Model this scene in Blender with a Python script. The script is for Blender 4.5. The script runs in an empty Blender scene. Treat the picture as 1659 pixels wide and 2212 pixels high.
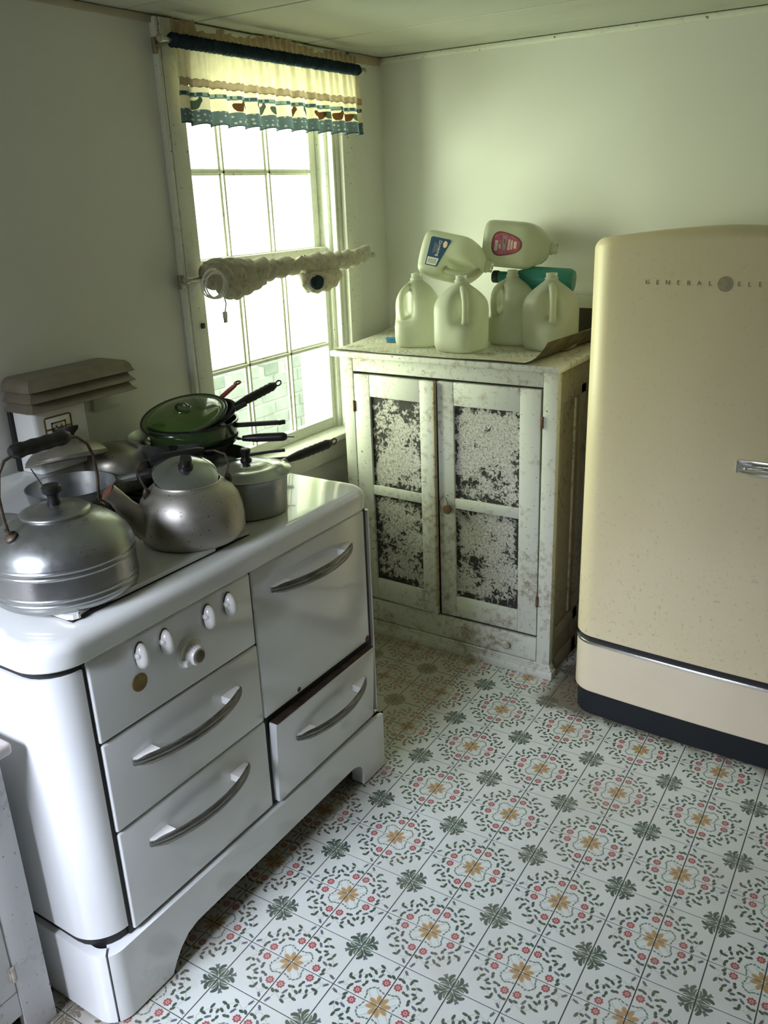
import bpy, bmesh, math, random
import numpy as np
from mathutils import Matrix, Vector
random.seed(7)
D = bpy.data
SC = bpy.context.scene
COL = SC.collection
PI = math.pi

# ------------------------------------------------------------------ camera
cam = D.cameras.new('camera'); camo = D.objects.new('camera', cam); COL.objects.link(camo)
cam.sensor_fit = 'VERTICAL'; cam.sensor_height = 24.0; cam.lens = 24.0 * 1856.9 / 2212.0
cam.clip_start = 0.02; cam.clip_end = 200
RX = Vector((0.8406, 0.5404, -0.0372)); FW = Vector((-0.5173, 0.7830, -0.3455))
RX.normalize(); UPV = RX.cross(FW).normalized(); FW = UPV.cross(RX).normalized()
camo.matrix_world = Matrix(((RX.x, UPV.x, -FW.x, 1.036), (RX.y, UPV.y, -FW.y, -1.999), (RX.z, UPV.z, -FW.z, 1.606), (0, 0, 0, 1)))
SC.camera = camo

# ------------------------------------------------------------------ world, lights, exposure
SC.view_settings.view_transform = 'Standard'; SC.view_settings.look = 'None'
SC.view_settings.exposure = 0.12; SC.view_settings.gamma = 1.0
SC.view_settings.use_curve_mapping = False
SC.cycles.use_denoising = True
SC.cycles.max_bounces = 10; SC.cycles.diffuse_bounces = 5; SC.cycles.transparent_max_bounces = 16
SC.cycles.sample_clamp_indirect = 6.0
W = D.worlds.new('overcast_sky'); SC.world = W; W.use_nodes = True
wn = W.node_tree.nodes; wl = W.node_tree.links
bg = wn['Background']; bg.inputs[1].default_value = 2.6
tc = wn.new('ShaderNodeTexCoord'); sx = wn.new('ShaderNodeSeparateXYZ'); rp = wn.new('ShaderNodeValToRGB'); mr = wn.new('ShaderNodeMapRange')
mr.inputs[1].default_value = -1; mr.inputs[2].default_value = 1
wl.new(tc.outputs['Generated'], sx.inputs[0]); wl.new(sx.outputs[2], mr.inputs[0]); wl.new(mr.outputs[0], rp.inputs[0]); wl.new(rp.outputs[0], bg.inputs[0])
e = rp.color_ramp.elements
e[0].position = 0.12; e[0].color = (0.34, 0.44, 0.22, 1)
e[1].position = 0.42; e[1].color = (0.93, 1.0, 0.84, 1)
n_ = e.new(0.8); n_.color = (0.92, 1.0, 0.90, 1)

def area(name, loc, target, sx_, sy_, power, color, portal=False, spread=180):
    l = D.lights.new(name, 'AREA'); l.shape = 'RECTANGLE'; l.size = sx_; l.size_y = sy_; l.energy = power; l.color = color
    o = D.objects.new(name, l); COL.objects.link(o)
    o.location = loc
    o.rotation_euler = (Vector(target) - Vector(loc)).to_track_quat('-Z', 'Y').to_euler()
    l.cycles.is_portal = portal; l.spread = math.radians(spread)
    return o
area('window_daylight', (-1.95, -0.10, 1.30), (0.05, 1.0, 1.60), 1.5, 1.6, 108, (0.90, 1.0, 0.71))
area('rear_window_daylight', (-0.32, -3.03, 1.85), (-0.15, -1.2, 0.22), 0.8, 0.8, 20, (0.74, 0.80, 1.0), False, 62)
area('window_portal', (-1.06, 0.33, 1.36), (1.0, 0.33, 1.36), 0.78, 1.2, 1, (1, 1, 1), True)
area('rear_window_portal', (-0.32, -2.97, 1.60), (-0.32, 0.0, 1.60), 0.7, 0.8, 1, (1, 1, 1), True)

# ------------------------------------------------------------------ mesh builder
class MB:
    def __init__(s): s.v = []; s.f = []
    def add(s, vs, fs):
        o = len(s.v); s.v += [tuple(v) for v in vs]; s.f += [tuple(i + o for i in f) for f in fs]; return s
    def box(s, x0, x1, y0, y1, z0, z1, b=0.0, seg=2):
        if b <= 0:
            vs = [(x, y, z) for z in (z0, z1) for y in (y0, y1) for x in (x0, x1)]
            return s.add(vs, [(0, 2, 3, 1), (4, 5, 7, 6), (0, 1, 5, 4), (2, 6, 7, 3), (0, 4, 6, 2), (1, 3, 7, 5)])
        bm = bmesh.new(); bmesh.ops.create_cube(bm, size=1)
        for v in bm.verts:
            v.co = ((x0 + x1) / 2 + v.co.x * (x1 - x0), (y0 + y1) / 2 + v.co.y * (y1 - y0), (z0 + z1) / 2 + v.co.z * (z1 - z0))
        bmesh.ops.bevel(bm, geom=bm.edges[:], offset=b, segments=seg, profile=0.5, affect='EDGES')
        return s.bm(bm)
    def bm(s, bm):
        bm.verts.index_update()
        s.add([v.co[:] for v in bm.verts], [[v.index for v in f.verts] for f in bm.faces]); bm.free(); return s
    def rings(s, rings, closed=True, cap0=True, cap1=True):
        n = len(rings[0]); vs = [p for r in rings for p in r]; fs = []
        m = n if closed else n - 1
        for i in range(len(rings) - 1):
            for j in range(m):
                a = i * n + j; b = i * n + (j + 1) % n
                fs.append((a, b, b + n, a + n))
        if cap0: fs.append(tuple(range(n - 1, -1, -1)))
        if cap1: fs.append(tuple((len(rings) - 1) * n + j for j in range(n)))
        return s.add(vs, fs)
    def lathe(s, prof, n=32, c=(0, 0, 0), cap0=True, cap1=True, ex=1.0, ey=1.0):
        R = []
        for r, z in prof:
            r = max(r, 1e-4)
            R.append([(c[0] + ex * r * math.cos(2 * PI * k / n), c[1] + ey * r * math.sin(2 * PI * k / n), c[2] + z) for k in range(n)])
        return s.rings(R, True, cap0, cap1)
    def tube(s, pts, r, n=8, closed=False, flat=None):
        P = [Vector(p) for p in pts]; m = len(P)
        rad = r if isinstance(r, (list, tuple)) else [r] * m
        T = []
        for i in range(m):
            a = P[(i - 1) % m] if closed or i > 0 else P[i]; b = P[(i + 1) % m] if closed or i < m - 1 else P[i]
            T.append((b - a).normalized())
        up = Vector((0, 0, 1)) if abs(T[0].z) < 0.9 else Vector((1, 0, 0))
        N = (up - T[0] * up.dot(T[0])).normalized(); R = []
        for i in range(m):
            N = (N - T[i] * N.dot(T[i])).normalized(); B = T[i].cross(N)
            fy = flat if flat else 1.0
            R.append([tuple(P[i] + N * (rad[i] * fy * math.sin(2 * PI * k / n)) + B * (rad[i] * math.cos(2 * PI * k / n))) for k in range(n)])
        if closed: R.append(R[0]); return s.rings(R, True, False, False)
        return s.rings(R)
    def prism(s, poly, axis, a0, a1):
        def P(u, w, a): return {'x': (a, u, w), 'y': (u, a, w), 'z': (u, w, a)}[axis]
        n = len(poly); vs = [P(u, w, a0) for u, w in poly] + [P(u, w, a1) for u, w in poly]
        fs = [tuple(range(n - 1, -1, -1)), tuple(range(n, 2 * n))] + [(i, (i + 1) % n, n + (i + 1) % n, n + i) for i in range(n)]
        return s.add(vs, fs)
    def sphere(s, c, r, n=14, m=9, sc=(1, 1, 1)):
        R = []
        for i in range(m + 1):
            a = -PI / 2 + PI * i / m
            rr = max(math.cos(a), 1e-3)
            R.append([(c[0] + r * sc[0] * rr * math.cos(2 * PI * k / n), c[1] + r * sc[1] * rr * math.sin(2 * PI * k / n), c[2] + r * sc[2] * math.sin(a)) for k in range(n)])
        return s.rings(R)
    def slab(s, x0, x1, y0, y1, z0, z1, rc=(0, 0, 0, 0), et=0.0, eb=0.0, n=6, sub=0, inset=0.0):
        """rounded rectangle in plan, corners (x1y0, x1y1, x0y1, x0y0), rounded top/bottom edges"""
        def ring(ins, z):
            out = []
            cs = [(x1, y0, -PI / 2), (x1, y1, 0), (x0, y1, PI / 2), (x0, y0, PI)]
            for (cx, cy, a0), r in zip(cs, rc):
                r2 = max(r - ins, 0.0005); rr = max(r, ins + 0.0005)
                ox = cx - rr if cx == x1 else cx + rr; oy = cy + rr if cy == y0 else cy - rr
                for k in range(n + 1):
                    a = a0 + PI / 2 * k / n; out.append((ox + r2 * math.cos(a), oy + r2 * math.sin(a), z))
            if sub:
                o2 = []
                for q in range(len(out)):
                    o2.append(out[q])
                    if q % (n + 1) == n:
                        b_ = out[(q + 1) % len(out)]
                        o2 += [tuple(out[q][c] + (b_[c] - out[q][c]) * k / sub for c in range(3)) for k in range(1, sub)]
                out = o2
            return out
        R = []
        if eb > 0:
            for k in range(5):
                a = PI / 2 * k / 4; R.append(ring(eb * (1 - math.sin(a)), z0 + eb * (1 - math.cos(a))))
        else: R.append(ring(0, z0))
        if et > 0:
            for k in range(7):
                a = PI / 2 * k / 6; R.append(ring(et * (1 - math.cos(a)), z1 - et * (1 - math.sin(a))))
        else: R.append(ring(0, z1))
        if inset: R.append(ring(inset, z1))
        return s.rings(R)
    def wall(s, path, z0, z1, th):
        """thick strip along an open plan path (outer side to the right of travel), z0 may be a function of the index"""
        m = len(path); inn = []
        for i in range(m):
            a = Vector(path[max(i - 1, 0)]); b = Vector(path[min(i + 1, m - 1)]); t = (b - a).normalized()
            inn.append((path[i][0] - t.y * th, path[i][1] + t.x * th))
        zl = z0 if callable(z0) else (lambda i: z0)
        R = [[(path[i][0], path[i][1], zl(i)), (path[i][0], path[i][1], z1), (inn[i][0], inn[i][1], z1), (inn[i][0], inn[i][1], zl(i))] for i in range(m)]
        return s.rings(R)
    def xf(s, M):
        s.v = [tuple(M @ Vector(v)) for v in s.v]; return s
    def join(s, o): return s.add(o.v, o.f)

WM = {}
def obj(name, mb, mat, parent=None, local=False, smooth=True, ang=38, kind=None, label=None):
    me = D.meshes.new(name)
    v = mb.v
    if parent is not None and not local:
        Mi = WM[parent.name].inverted(); v = [tuple(Mi @ Vector(p)) for p in v]
    me.from_pydata(v, [], mb.f)
    bm = bmesh.new(); bm.from_mesh(me); bmesh.ops.recalc_face_normals(bm, faces=bm.faces[:]); bm.to_mesh(me); bm.free()
    if mat is not None: me.materials.append(mat)
    if smooth:
        me.shade_smooth(); me.set_sharp_from_angle(angle=math.radians(ang))
    o = D.objects.new(name, me); COL.objects.link(o)
    if parent is not None: o.parent = parent; WM[o.name] = WM[parent.name]
    else: WM[o.name] = Matrix.Identity(4)
    if kind: o['kind'] = kind
    if label: o['label'] = label
    return o
def thing(name, label, cat, M=None, loc=None, group=None):
    o = D.objects.new(name, None); COL.objects.link(o); o.empty_display_size = 0.05
    M = M if M is not None else Matrix.Translation(loc or (0, 0, 0))
    o.matrix_world = M; WM[o.name] = M.copy()
    o['label'] = label; o['category'] = cat
    if group: o['group'] = group
    return o
def tag(o, label, cat, group=None):
    o['label'] = label; o['category'] = cat
    if group: o['group'] = group
    return o
def Rz(a): return Matrix.Rotation(a, 4, 'Z')
def T(x, y, z): return Matrix.Translation((x, y, z))
def frame(loc, zdir, xdir=(1, 0, 0)):
    z = Vector(zdir).normalized(); x = Vector(xdir); x = (x - z * x.dot(z)).normalized(); y = z.cross(x)
    return Matrix(((x.x, y.x, z.x, loc[0]), (x.y, y.y, z.y, loc[1]), (x.z, y.z, z.z, loc[2]), (0, 0, 0, 1)))

# ------------------------------------------------------------------ materials
class NT:
    def __init__(s, name):
        s.m = D.materials.new(name); s.m.use_nodes = True; s.t = s.m.node_tree; s.n = s.t.nodes; s.l = s.t.links
        s.b = s.n['Principled BSDF']; s.out = s.n['Material Output']
    def new(s, t, **kw):
        n = s.n.new(t)
        for k, v in kw.items(): setattr(n, k, v)
        return n
    def link(s, a, b): s.l.new(a, b)
    def coord(s, kind='Object'):
        if kind == 'Position': return s.new('ShaderNodeNewGeometry').outputs['Position']
        return s.new('ShaderNodeTexCoord').outputs[kind]
    def noise(s, co, scale, detail=3, rough=0.55, dist=0.0):
        n = s.new('ShaderNodeTexNoise'); n.inputs['Scale'].default_value = scale; n.inputs['Detail'].default_value = detail
        n.inputs['Roughness'].default_value = rough; n.inputs['Distortion'].default_value = dist
        s.link(co, n.inputs['Vector']); return n.outputs['Fac']
    def ramp(s, fac, stops, interp='LINEAR'):
        r = s.new('ShaderNodeValToRGB'); r.color_ramp.interpolation = interp; el = r.color_ramp.elements
        while len(el) < len(stops): el.new(0.5)
        for q, (p, c) in zip(el, stops):
            q.position = p; q.color = (c, c, c, 1) if not isinstance(c, tuple) else (*c, 1)
        s.link(fac, r.inputs[0]); return r.outputs[0]
    def mix(s, fac, a, b, mode='MIX'):
        m = s.new('ShaderNodeMix', data_type='RGBA', blend_type=mode)
        for v, i in ((fac, 0), (a, 6), (b, 7)):
            if hasattr(v, 'node'): s.link(v, m.inputs[i])
            else: m.inputs[i].default_value = v if i == 0 else (*v, 1)
        return m.outputs[2]
    def math(s, op, a, b=0.0, c=None):
        m = s.new('ShaderNodeMath', operation=op)
        for i, v in enumerate((a, b, c)):
            if v is None: continue
            if hasattr(v, 'node'): s.link(v, m.inputs[i])
            else: m.inputs[i].default_value = v
        return m.outputs[0]
    def bump(s, h, strength=0.3, dist=0.01):
        b = s.new('ShaderNodeBump'); b.inputs['Strength'].default_value = strength; b.inputs['Distance'].default_value = dist
        s.link(h, b.inputs['Height']); s.link(b.outputs[0], s.b.inputs['Normal']); return b
    def set(s, color=None, rough=None, metal=None, spec=None, coat=None):
        for k, v in (('Base Color', color), ('Roughness', rough), ('Metallic', metal), ('Specular IOR Level', spec), ('Coat Weight', coat)):
            if v is None: continue
            if hasattr(v, 'node'): s.link(v, s.b.inputs[k])
            else: s.b.inputs[k].default_value = (*v, 1) if k == 'Base Color' else v
        return s

def plain(name, col, rough=0.5, metal=0.0, var=0.12, scale=9.0, coat=None, bump=0.0, bscale=60):
    t = NT(name); co = t.coord('Object'); f = t.noise(co, scale, 4)
    lo = tuple(c * (1 - var) for c in col); hi = tuple(min(c * (1 + var), 1) for c in col)
    t.set(t.ramp(f, [(0.3, lo), (0.7, hi)]), rough, metal, coat=coat)
    if bump: t.bump(t.noise(co, bscale, 3), bump, 0.002)
    return t.m
def paint(name, col, dirt=(0.30, 0.22, 0.14), amount=0.5, rough=0.55, scale=6.0):
    """old brushed paint with brown grime in patches and small chips"""
    t = NT(name); co = t.coord('Position')
    g = t.noise(co, scale, 6, 0.65); f = t.noise(co, 55, 4, 0.6); mul = t.math('MULTIPLY', g, f)
    mask = t.ramp(mul, [(0.30 - 0.06 * amount, 0.0), (0.46 - 0.06 * amount, amount)])
    chips = t.ramp(t.noise(co, 95, 2, 0.5), [(0.70, 0.0), (0.72, 0.8)])
    base = t.mix(t.noise(co, 3, 3), tuple(c * 0.93 for c in col), col)
    c1 = t.mix(mask, base, dirt); c2 = t.mix(chips, c1, (0.10, 0.07, 0.05))
    t.set(c2, rough); t.bump(t.noise(co, 140, 3), 0.15, 0.002); return t.m
def metal_old(name, col=(0.60, 0.59, 0.56), rough=0.34, pits=0.5, scale=14):
    t = NT(name); co = t.coord('Object')
    f = t.noise(co, scale, 5, 0.6); base = t.mix(f, tuple(c * 0.75 for c in col), col)
    sp = t.ramp(t.noise(co, 130, 2, 0.5), [(0.69, 0.0), (0.73, pits)])
    t.set(t.mix(sp, base, (0.08, 0.06, 0.04)), t.ramp(t.noise(co, 22, 4), [(0.3, rough * 0.8), (0.75, rough * 1.35)]), 0.92)
    t.bump(t.noise(co, 26, 2), 0.06, 0.003); return t.m

M = {}
t = NT('wall_paint'); co = t.coord('Position')
t.set(t.ramp(t.noise(co, 1.6, 4), [(0.3, (0.72, 0.72, 0.67)), (0.7, (0.77, 0.77, 0.72))]), 0.6); t.bump(t.noise(co, 70, 4), 0.08, 0.004); M['wall'] = t.m
M['unseen_wall_dark'] = plain('dark_brown_unseen_wall', (0.22, 0.17, 0.12), 0.5, 0, 0.15, 4)  # assumed dark finish on the unseen walls, added to cut bounced light
t = NT('ceiling_paint'); co = t.coord('Position')
st = t.ramp(t.noise(co, 5, 5, 0.6), [(0.55, 0.0), (0.75, 0.35)])
t.set(t.mix(st, (0.52, 0.53, 0.46), (0.38, 0.34, 0.26)), 0.6)
mp = t.new('ShaderNodeMapping'); mp.inputs['Scale'].default_value = (4, 60, 4); t.link(co, mp.inputs[0])
t.bump(t.noise(mp.outputs[0], 3, 4), 0.25, 0.004); M['ceiling'] = t.m
M['seam'] = plain('ceiling_seam_dark', (0.06, 0.055, 0.04), 0.9)
M['trim'] = paint('trim_paint', (0.76, 0.77, 0.68), (0.40, 0.36, 0.24), 0.35, 0.45)
M['sash'] = paint('sash_paint', (0.78, 0.80, 0.70), (0.30, 0.30, 0.20), 0.4, 0.45)
M['enamel'] = plain('white_porcelain_enamel', (0.80, 0.81, 0.79), 0.16, 0, 0.02, 4, coat=0.5)
t = NT('stove_top_enamel'); co = t.coord('Object')
gr = t.ramp(t.noise(co, 14, 5, 0.7), [(0.62, 0.0), (0.78, 0.35)])
t.set(t.mix(gr, (0.80, 0.81, 0.77), (0.42, 0.36, 0.26)), 0.14, coat=0.5); M['enamel_top'] = t.m
M['black'] = plain('black_seam', (0.012, 0.012, 0.012), 0.6)
t = NT('worn_chrome'); co = t.coord('Object'); mp = t.new('ShaderNodeMapping'); mp.inputs['Scale'].default_value = (1, 1, 14); t.link(co, mp.inputs[0])
t.set(t.ramp(t.noise(mp.outputs[0], 22, 4, 0.6), [(0.3, (0.10, 0.095, 0.08)), (0.7, (0.33, 0.32, 0.29))]), 0.36, 0.85); M['chrome_worn'] = t.m
M['chrome'] = plain('bright_chrome', (0.72, 0.72, 0.70), 0.14, 1.0, 0.06, 20)
M['alu'] = metal_old('dull_aluminium', (0.44, 0.45, 0.44), 0.31, 0.3)
M['alu_pit'] = metal_old('pitted_aluminium', (0.52, 0.49, 0.43), 0.42, 0.9)
M['alu_bright'] = metal_old('polished_aluminium', (0.48, 0.50, 0.51), 0.17, 0.0)
M['bakelite'] = plain('black_bakelite', (0.014, 0.013, 0.012), 0.42, 0, 0.3, 30, bump=0.15)
M['iron'] = plain('cast_iron', (0.022, 0.021, 0.020), 0.62, 0.2, 0.3, 40, bump=0.3)
M['wire'] = plain('rusty_wire', (0.10, 0.075, 0.055), 0.5, 0.6, 0.35, 50)
M['green'] = plain('green_enamel', (0.045, 0.088, 0.014), 0.16, 0, 0.08, 8, coat=0.6)
M['green_dark'] = plain('dark_green_enamel', (0.030, 0.055, 0.016), 0.18, 0, 0.15, 8, coat=0.5)
M['rim_black'] = plain('black_enamel_rim', (0.010, 0.012, 0.012), 0.2)
M['red'] = plain('red_enamel', (0.24, 0.018, 0.022), 0.35, 0, 0.2, 20)
M['gold'] = plain('brass_disc', (0.26, 0.19, 0.075), 0.45, 0.6, 0.25, 30)
M['cap_shadow_brown'] = plain('dial_cap_and_knob_shadow', (0.11, 0.09, 0.06), 0.5, 0.2)
M['porcelain'] = plain('porcelain_knob', (0.80, 0.78, 0.73), 0.22, 0, 0.08, 40, coat=0.4)
M['louver'] = plain('grey_bronze_louver', (0.25, 0.215, 0.165), 0.38, 0.45, 0.2, 12)
M['rust_gap_shade'] = plain('rust_gap_shade', (0.045, 0.026, 0.018), 0.85, 0, 0.5, 30)  # brown rust with the dark of the door gap put into its colour
M['rust'] = plain('rust_stain', (0.14, 0.055, 0.028), 0.8, 0, 0.4, 30)
t = NT('fridge_cream'); co = t.coord('Object')
sxz = t.new('ShaderNodeSeparateXYZ'); t.link(co, sxz.inputs[0])
low = t.ramp(t.math('MULTIPLY', sxz.outputs[2], 1.0), [(0.15, 1.0), (0.85, 0.25)])
sp = t.ramp(t.noise(co, 85, 3, 0.6), [(0.60, 0.0), (0.70, 0.5)])
pat = t.ramp(t.noise(co, 2.2, 4, 0.6), [(0.35, (0.80, 0.68, 0.43)), (0.7, (0.86, 0.74, 0.49))])
t.set(t.mix(t.math('MULTIPLY', sp, low), pat, (0.33, 0.26, 0.17)), 0.42, coat=0.0); M['cream'] = t.m
M['cream_clean'] = plain('fridge_cream_lower', (0.80, 0.69, 0.50), 0.3, 0, 0.04, 5, coat=0.3)
M['kick'] = plain('black_rubber_base', (0.006, 0.008, 0.010), 0.75)
M['ghost'] = plain('letter_ghost', (0.30, 0.24, 0.15), 0.6, 0, 0.75, 150)
M['ghost_disc'] = plain('emblem_ghost', (0.42, 0.36, 0.24), 0.6, 0, 0.15, 80)
M['cab'] = paint('cabinet_paint', (0.66, 0.67, 0.59), (0.27, 0.19, 0.12), 0.85, 0.55, 5.0)
M['cab_worn'] = paint('worn_edge_paint', (0.50, 0.44, 0.30), (0.12, 0.075, 0.04), 1.0, 0.6, 12)
M['cab_side_shaded'] = paint('cabinet_side_shaded_paint', (0.30, 0.27, 0.20), (0.12, 0.09, 0.06), 0.8, 0.6)  # cabinet paint darkened for the shade beside the refrigerator
t = NT('peeling_paint'); co = t.coord('Generated'); po = t.coord('Position')
s3 = t.new('ShaderNodeSeparateXYZ'); t.link(co, s3.inputs[0])
def edge(a):  # 0 at the border, grows inside
    return t.math('MINIMUM', a, t.math('SUBTRACT', 1.0, a))
ed = t.math('MINIMUM', edge(s3.outputs[0]), edge(s3.outputs[2]))
edr = t.ramp(ed, [(0.0, 0.14), (0.12, 0.0)])
big = t.noise(po, 11, 4, 0.65); fine = t.noise(po, 60, 5, 0.75, 0.8)
val = t.math('ADD', t.math('ADD', t.math('MULTIPLY', big, 0.62), t.math('MULTIPLY', fine, 0.72)), edr)
mask = t.ramp(val, [(0.735, 0.0), (0.75, 1.0)])
flake = t.ramp(t.noise(po, 120, 4, 0.7), [(0.35, (0.20, 0.18, 0.15)), (0.47, (0.48, 0.46, 0.41)), (0.65, (0.66, 0.65, 0.58))])
t.set(t.mix(mask, flake, (0.022, 0.021, 0.018)), 0.7)
inv = t.math('SUBTRACT', 1.0, mask)
t.bump(t.math('ADD', inv, t.math('MULTIPLY', t.noise(po, 110, 4, 0.7), 0.8)), 0.8, 0.004); M['peel'] = t.m
M['knob_wood'] = plain('brown_wood_knob', (0.15, 0.085, 0.05), 0.45, 0, 0.2, 30)
M['knob_paint'] = plain('chipped_painted_knob', (0.48, 0.44, 0.37), 0.5, 0, 0.3, 60)
M['hinge'] = plain('rusted_hinge', (0.17, 0.09, 0.055), 0.7, 0.3, 0.4, 60)
M['darkwood'] = plain('dark_brown_board', (0.055, 0.045, 0.028), 0.7, 0, 0.3, 12)
def plastic(name, col, transl=0.5, rough=0.35):
    t = NT(name); co = t.coord('Object'); c = t.ramp(t.noise(co, 12, 3), [(0.3, tuple(q * 0.93 for q in col)), (0.7, col)])
    d = t.new('ShaderNodeBsdfDiffuse'); tr = t.new('ShaderNodeBsdfTranslucent'); g = t.new('ShaderNodeBsdfGlossy'); g.inputs['Roughness'].default_value = rough
    t.link(c, d.inputs[0]); t.link(c, tr.inputs[0])
    m1 = t.new('ShaderNodeMixShader'); m1.inputs[0].default_value = transl; t.link(d.outputs[0], m1.inputs[1]); t.link(tr.outputs[0], m1.inputs[2])
    fr = t.new('ShaderNodeFresnel'); fr.inputs[0].default_value = 1.4
    m2 = t.new('ShaderNodeMixShader'); t.link(fr.outputs[0], m2.inputs[0]); t.link(m1.outputs[0], m2.inputs[1]); t.link(g.outputs[0], m2.inputs[2])
    t.link(m2.outputs[0], t.out.inputs[0]); t.n.remove(t.b); return t.m
M['jug'] = plastic('milky_jug_plastic', (0.80, 0.82, 0.66), 0.6)
M['teal'] = plastic('teal_plastic', (0.06, 0.30, 0.25), 0.25, 0.25)
M['cap_black'] = plain('black_cap', (0.02, 0.025, 0.03), 0.5)
M['blue_plastic'] = plain('blue_plastic', (0.03, 0.17, 0.34), 0.4)
M['label_blue'] = plain('blue_label_paper', (0.018, 0.055, 0.13), 0.4, 0, 0.15, 25)
M['label_pink'] = plain('pink_label_paper', (0.36, 0.075, 0.14), 0.45, 0, 0.35, 60)
M['print_white'] = plain('label_white_print', (0.72, 0.72, 0.64), 0.5, 0, 0.05)
M['print_pink'] = plain('label_pale_pink', (0.60, 0.42, 0.38), 0.5, 0, 0.2, 90)
M['print_grey'] = plain('label_grey_print', (0.26, 0.26, 0.22), 0.5, 0, 0.1)
M['print_peach'] = plain('label_peach_print', (0.75, 0.56, 0.36), 0.5, 0, 0.05)
def fabric(name, col, transl=0.45, var=0.08, scale=40):
    t = NT(name); co = t.coord('Object'); c = t.ramp(t.noise(co, scale, 3), [(0.3, tuple(q * (1 - var) for q in col)), (0.7, tuple(min(1, q * (1 + var)) for q in col))])
    d = t.new('ShaderNodeBsdfDiffuse'); tr = t.new('ShaderNodeBsdfTranslucent'); t.link(c, d.inputs[0]); t.link(c, tr.inputs[0])
    m1 = t.new('ShaderNodeMixShader'); m1.inputs[0].default_value = transl; t.link(d.outputs[0], m1.inputs[1]); t.link(tr.outputs[0], m1.inputs[2])
    t.link(m1.outputs[0], t.out.inputs[0]); t.n.remove(t.b); return t
M['cloth_cream'] = fabric('cream_cotton', (0.82, 0.74, 0.52), 0.5).m
M['cloth_navy'] = fabric('navy_cotton', (0.035, 0.055, 0.075), 0.3, 0.2).m
M['cloth_tan'] = fabric('tan_lace', (0.42, 0.33, 0.22), 0.35, 0.15).m
def dotted(name, base, dot, scale, lo, transl):
    t = fabric(name, base, transl); co = t.coord('Object'); v = t.new('ShaderNodeTexVoronoi'); v.inputs['Scale'].default_value = scale; v.inputs['Randomness'].default_value = 0.35
    mp = t.new('ShaderNodeMapping'); mp.inputs['Scale'].default_value = (0.001, 1, 1); t.link(co, mp.inputs[0]); t.link(mp.outputs[0], v.inputs['Vector'])
    k = t.ramp(v.outputs['Distance'], [(lo, 1.0), (lo + 0.05, 0.0)])
    c = t.mix(k, base, dot)
    for n in t.n:
        if n.type in ('BSDF_DIFFUSE', 'BSDF_TRANSLUCENT'):
            for l in list(n.inputs[0].links): t.l.remove(l)
            t.link(c, n.inputs[0])
    return t.m
M['cloth_border'] = dotted('dotted_blue_green_cotton', (0.105, 0.145, 0.155), (0.36, 0.40, 0.36), 75, 0.22, 0.42)
t = fabric('plaid_cotton', (0.12, 0.2, 0.2), 0.42); co = t.coord('Object'); ck = t.new('ShaderNodeTexChecker'); ck.inputs['Scale'].default_value = 62
ck.inputs[1].default_value = (0.05, 0.09, 0.11, 1); ck.inputs[2].default_value = (0.22, 0.30, 0.27, 1)
mp = t.new('ShaderNodeMapping'); mp.inputs['Scale'].default_value = (0.001, 1, 1); t.link(co, mp.inputs[0]); t.link(mp.outputs[0], ck.inputs[0])
for n in t.n:
    if n.type in ('BSDF_DIFFUSE', 'BSDF_TRANSLUCENT'):
        for l in list(n.inputs[0].links): t.l.remove(l)
        t.link(ck.outputs[0], n.inputs[0])
M['cloth_plaid'] = t.m
M['hen_brown'] = fabric('brown_print', (0.20, 0.095, 0.05), 0.4).m
M['hen_teal'] = fabric('teal_print', (0.15, 0.23, 0.21), 0.4).m
t = fabric('beige_sprigged_cotton', (0.46, 0.42, 0.34), 0.2); co = t.coord('Object')
fl_ = t.mix(t.ramp(t.noise(co, 70, 2, 0.5), [(0.56, 0.0), (0.64, 0.75)]), (0.56, 0.52, 0.43), (0.42, 0.36, 0.27))
for n in t.n:
    if n.type in ('BSDF_DIFFUSE', 'BSDF_TRANSLUCENT'):
        for l in list(n.inputs[0].links): t.l.remove(l)
        t.link(fl_, n.inputs[0])
M['cloth_floral'] = t.m
M['cord'] = plain('white_cord', (0.74, 0.74, 0.72), 0.4)
M['rodmetal'] = plain('pewter_rod', (0.36, 0.33, 0.26), 0.35, 0.8)
M['clear'] = plain('clear_finial', (0.40, 0.40, 0.33), 0.15, 0.3)
t = NT('window_glass'); g = t.new('ShaderNodeBsdfGlossy'); g.inputs['Roughness'].default_value = 0.02
tr = t.new('ShaderNodeBsdfTransparent'); tr.inputs[0].default_value = (0.96, 0.98, 0.95, 1); fr = t.new('ShaderNodeFresnel'); fr.inputs[0].default_value = 1.3
mx = t.new('ShaderNodeMixShader'); t.link(fr.outputs[0], mx.inputs[0]); t.link(tr.outputs[0], mx.inputs[1]); t.link(g.outputs[0], mx.inputs[2]); t.link(mx.outputs[0], t.out.inputs[0]); t.n.remove(t.b); M['glass'] = t.m
M['brick'] = plain('pale_grey_block', (0.44, 0.48, 0.44), 0.9, 0, 0.15, 8)
M['brick_dark'] = plain('grey_green_block', (0.33, 0.38, 0.33), 0.9, 0, 0.15, 8)
M['mortar'] = plain('white_mortar', (0.55, 0.58, 0.53), 0.9)
M['grass'] = plain('mown_grass', (0.12, 0.20, 0.05), 0.9, 0, 0.3, 3)
M['debris'] = plain('brown_debris', (0.10, 0.075, 0.05), 0.9, 0, 0.5, 40)
M['joint'] = plain('dark_tile_joint', (0.085, 0.08, 0.07), 0.85)

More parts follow.
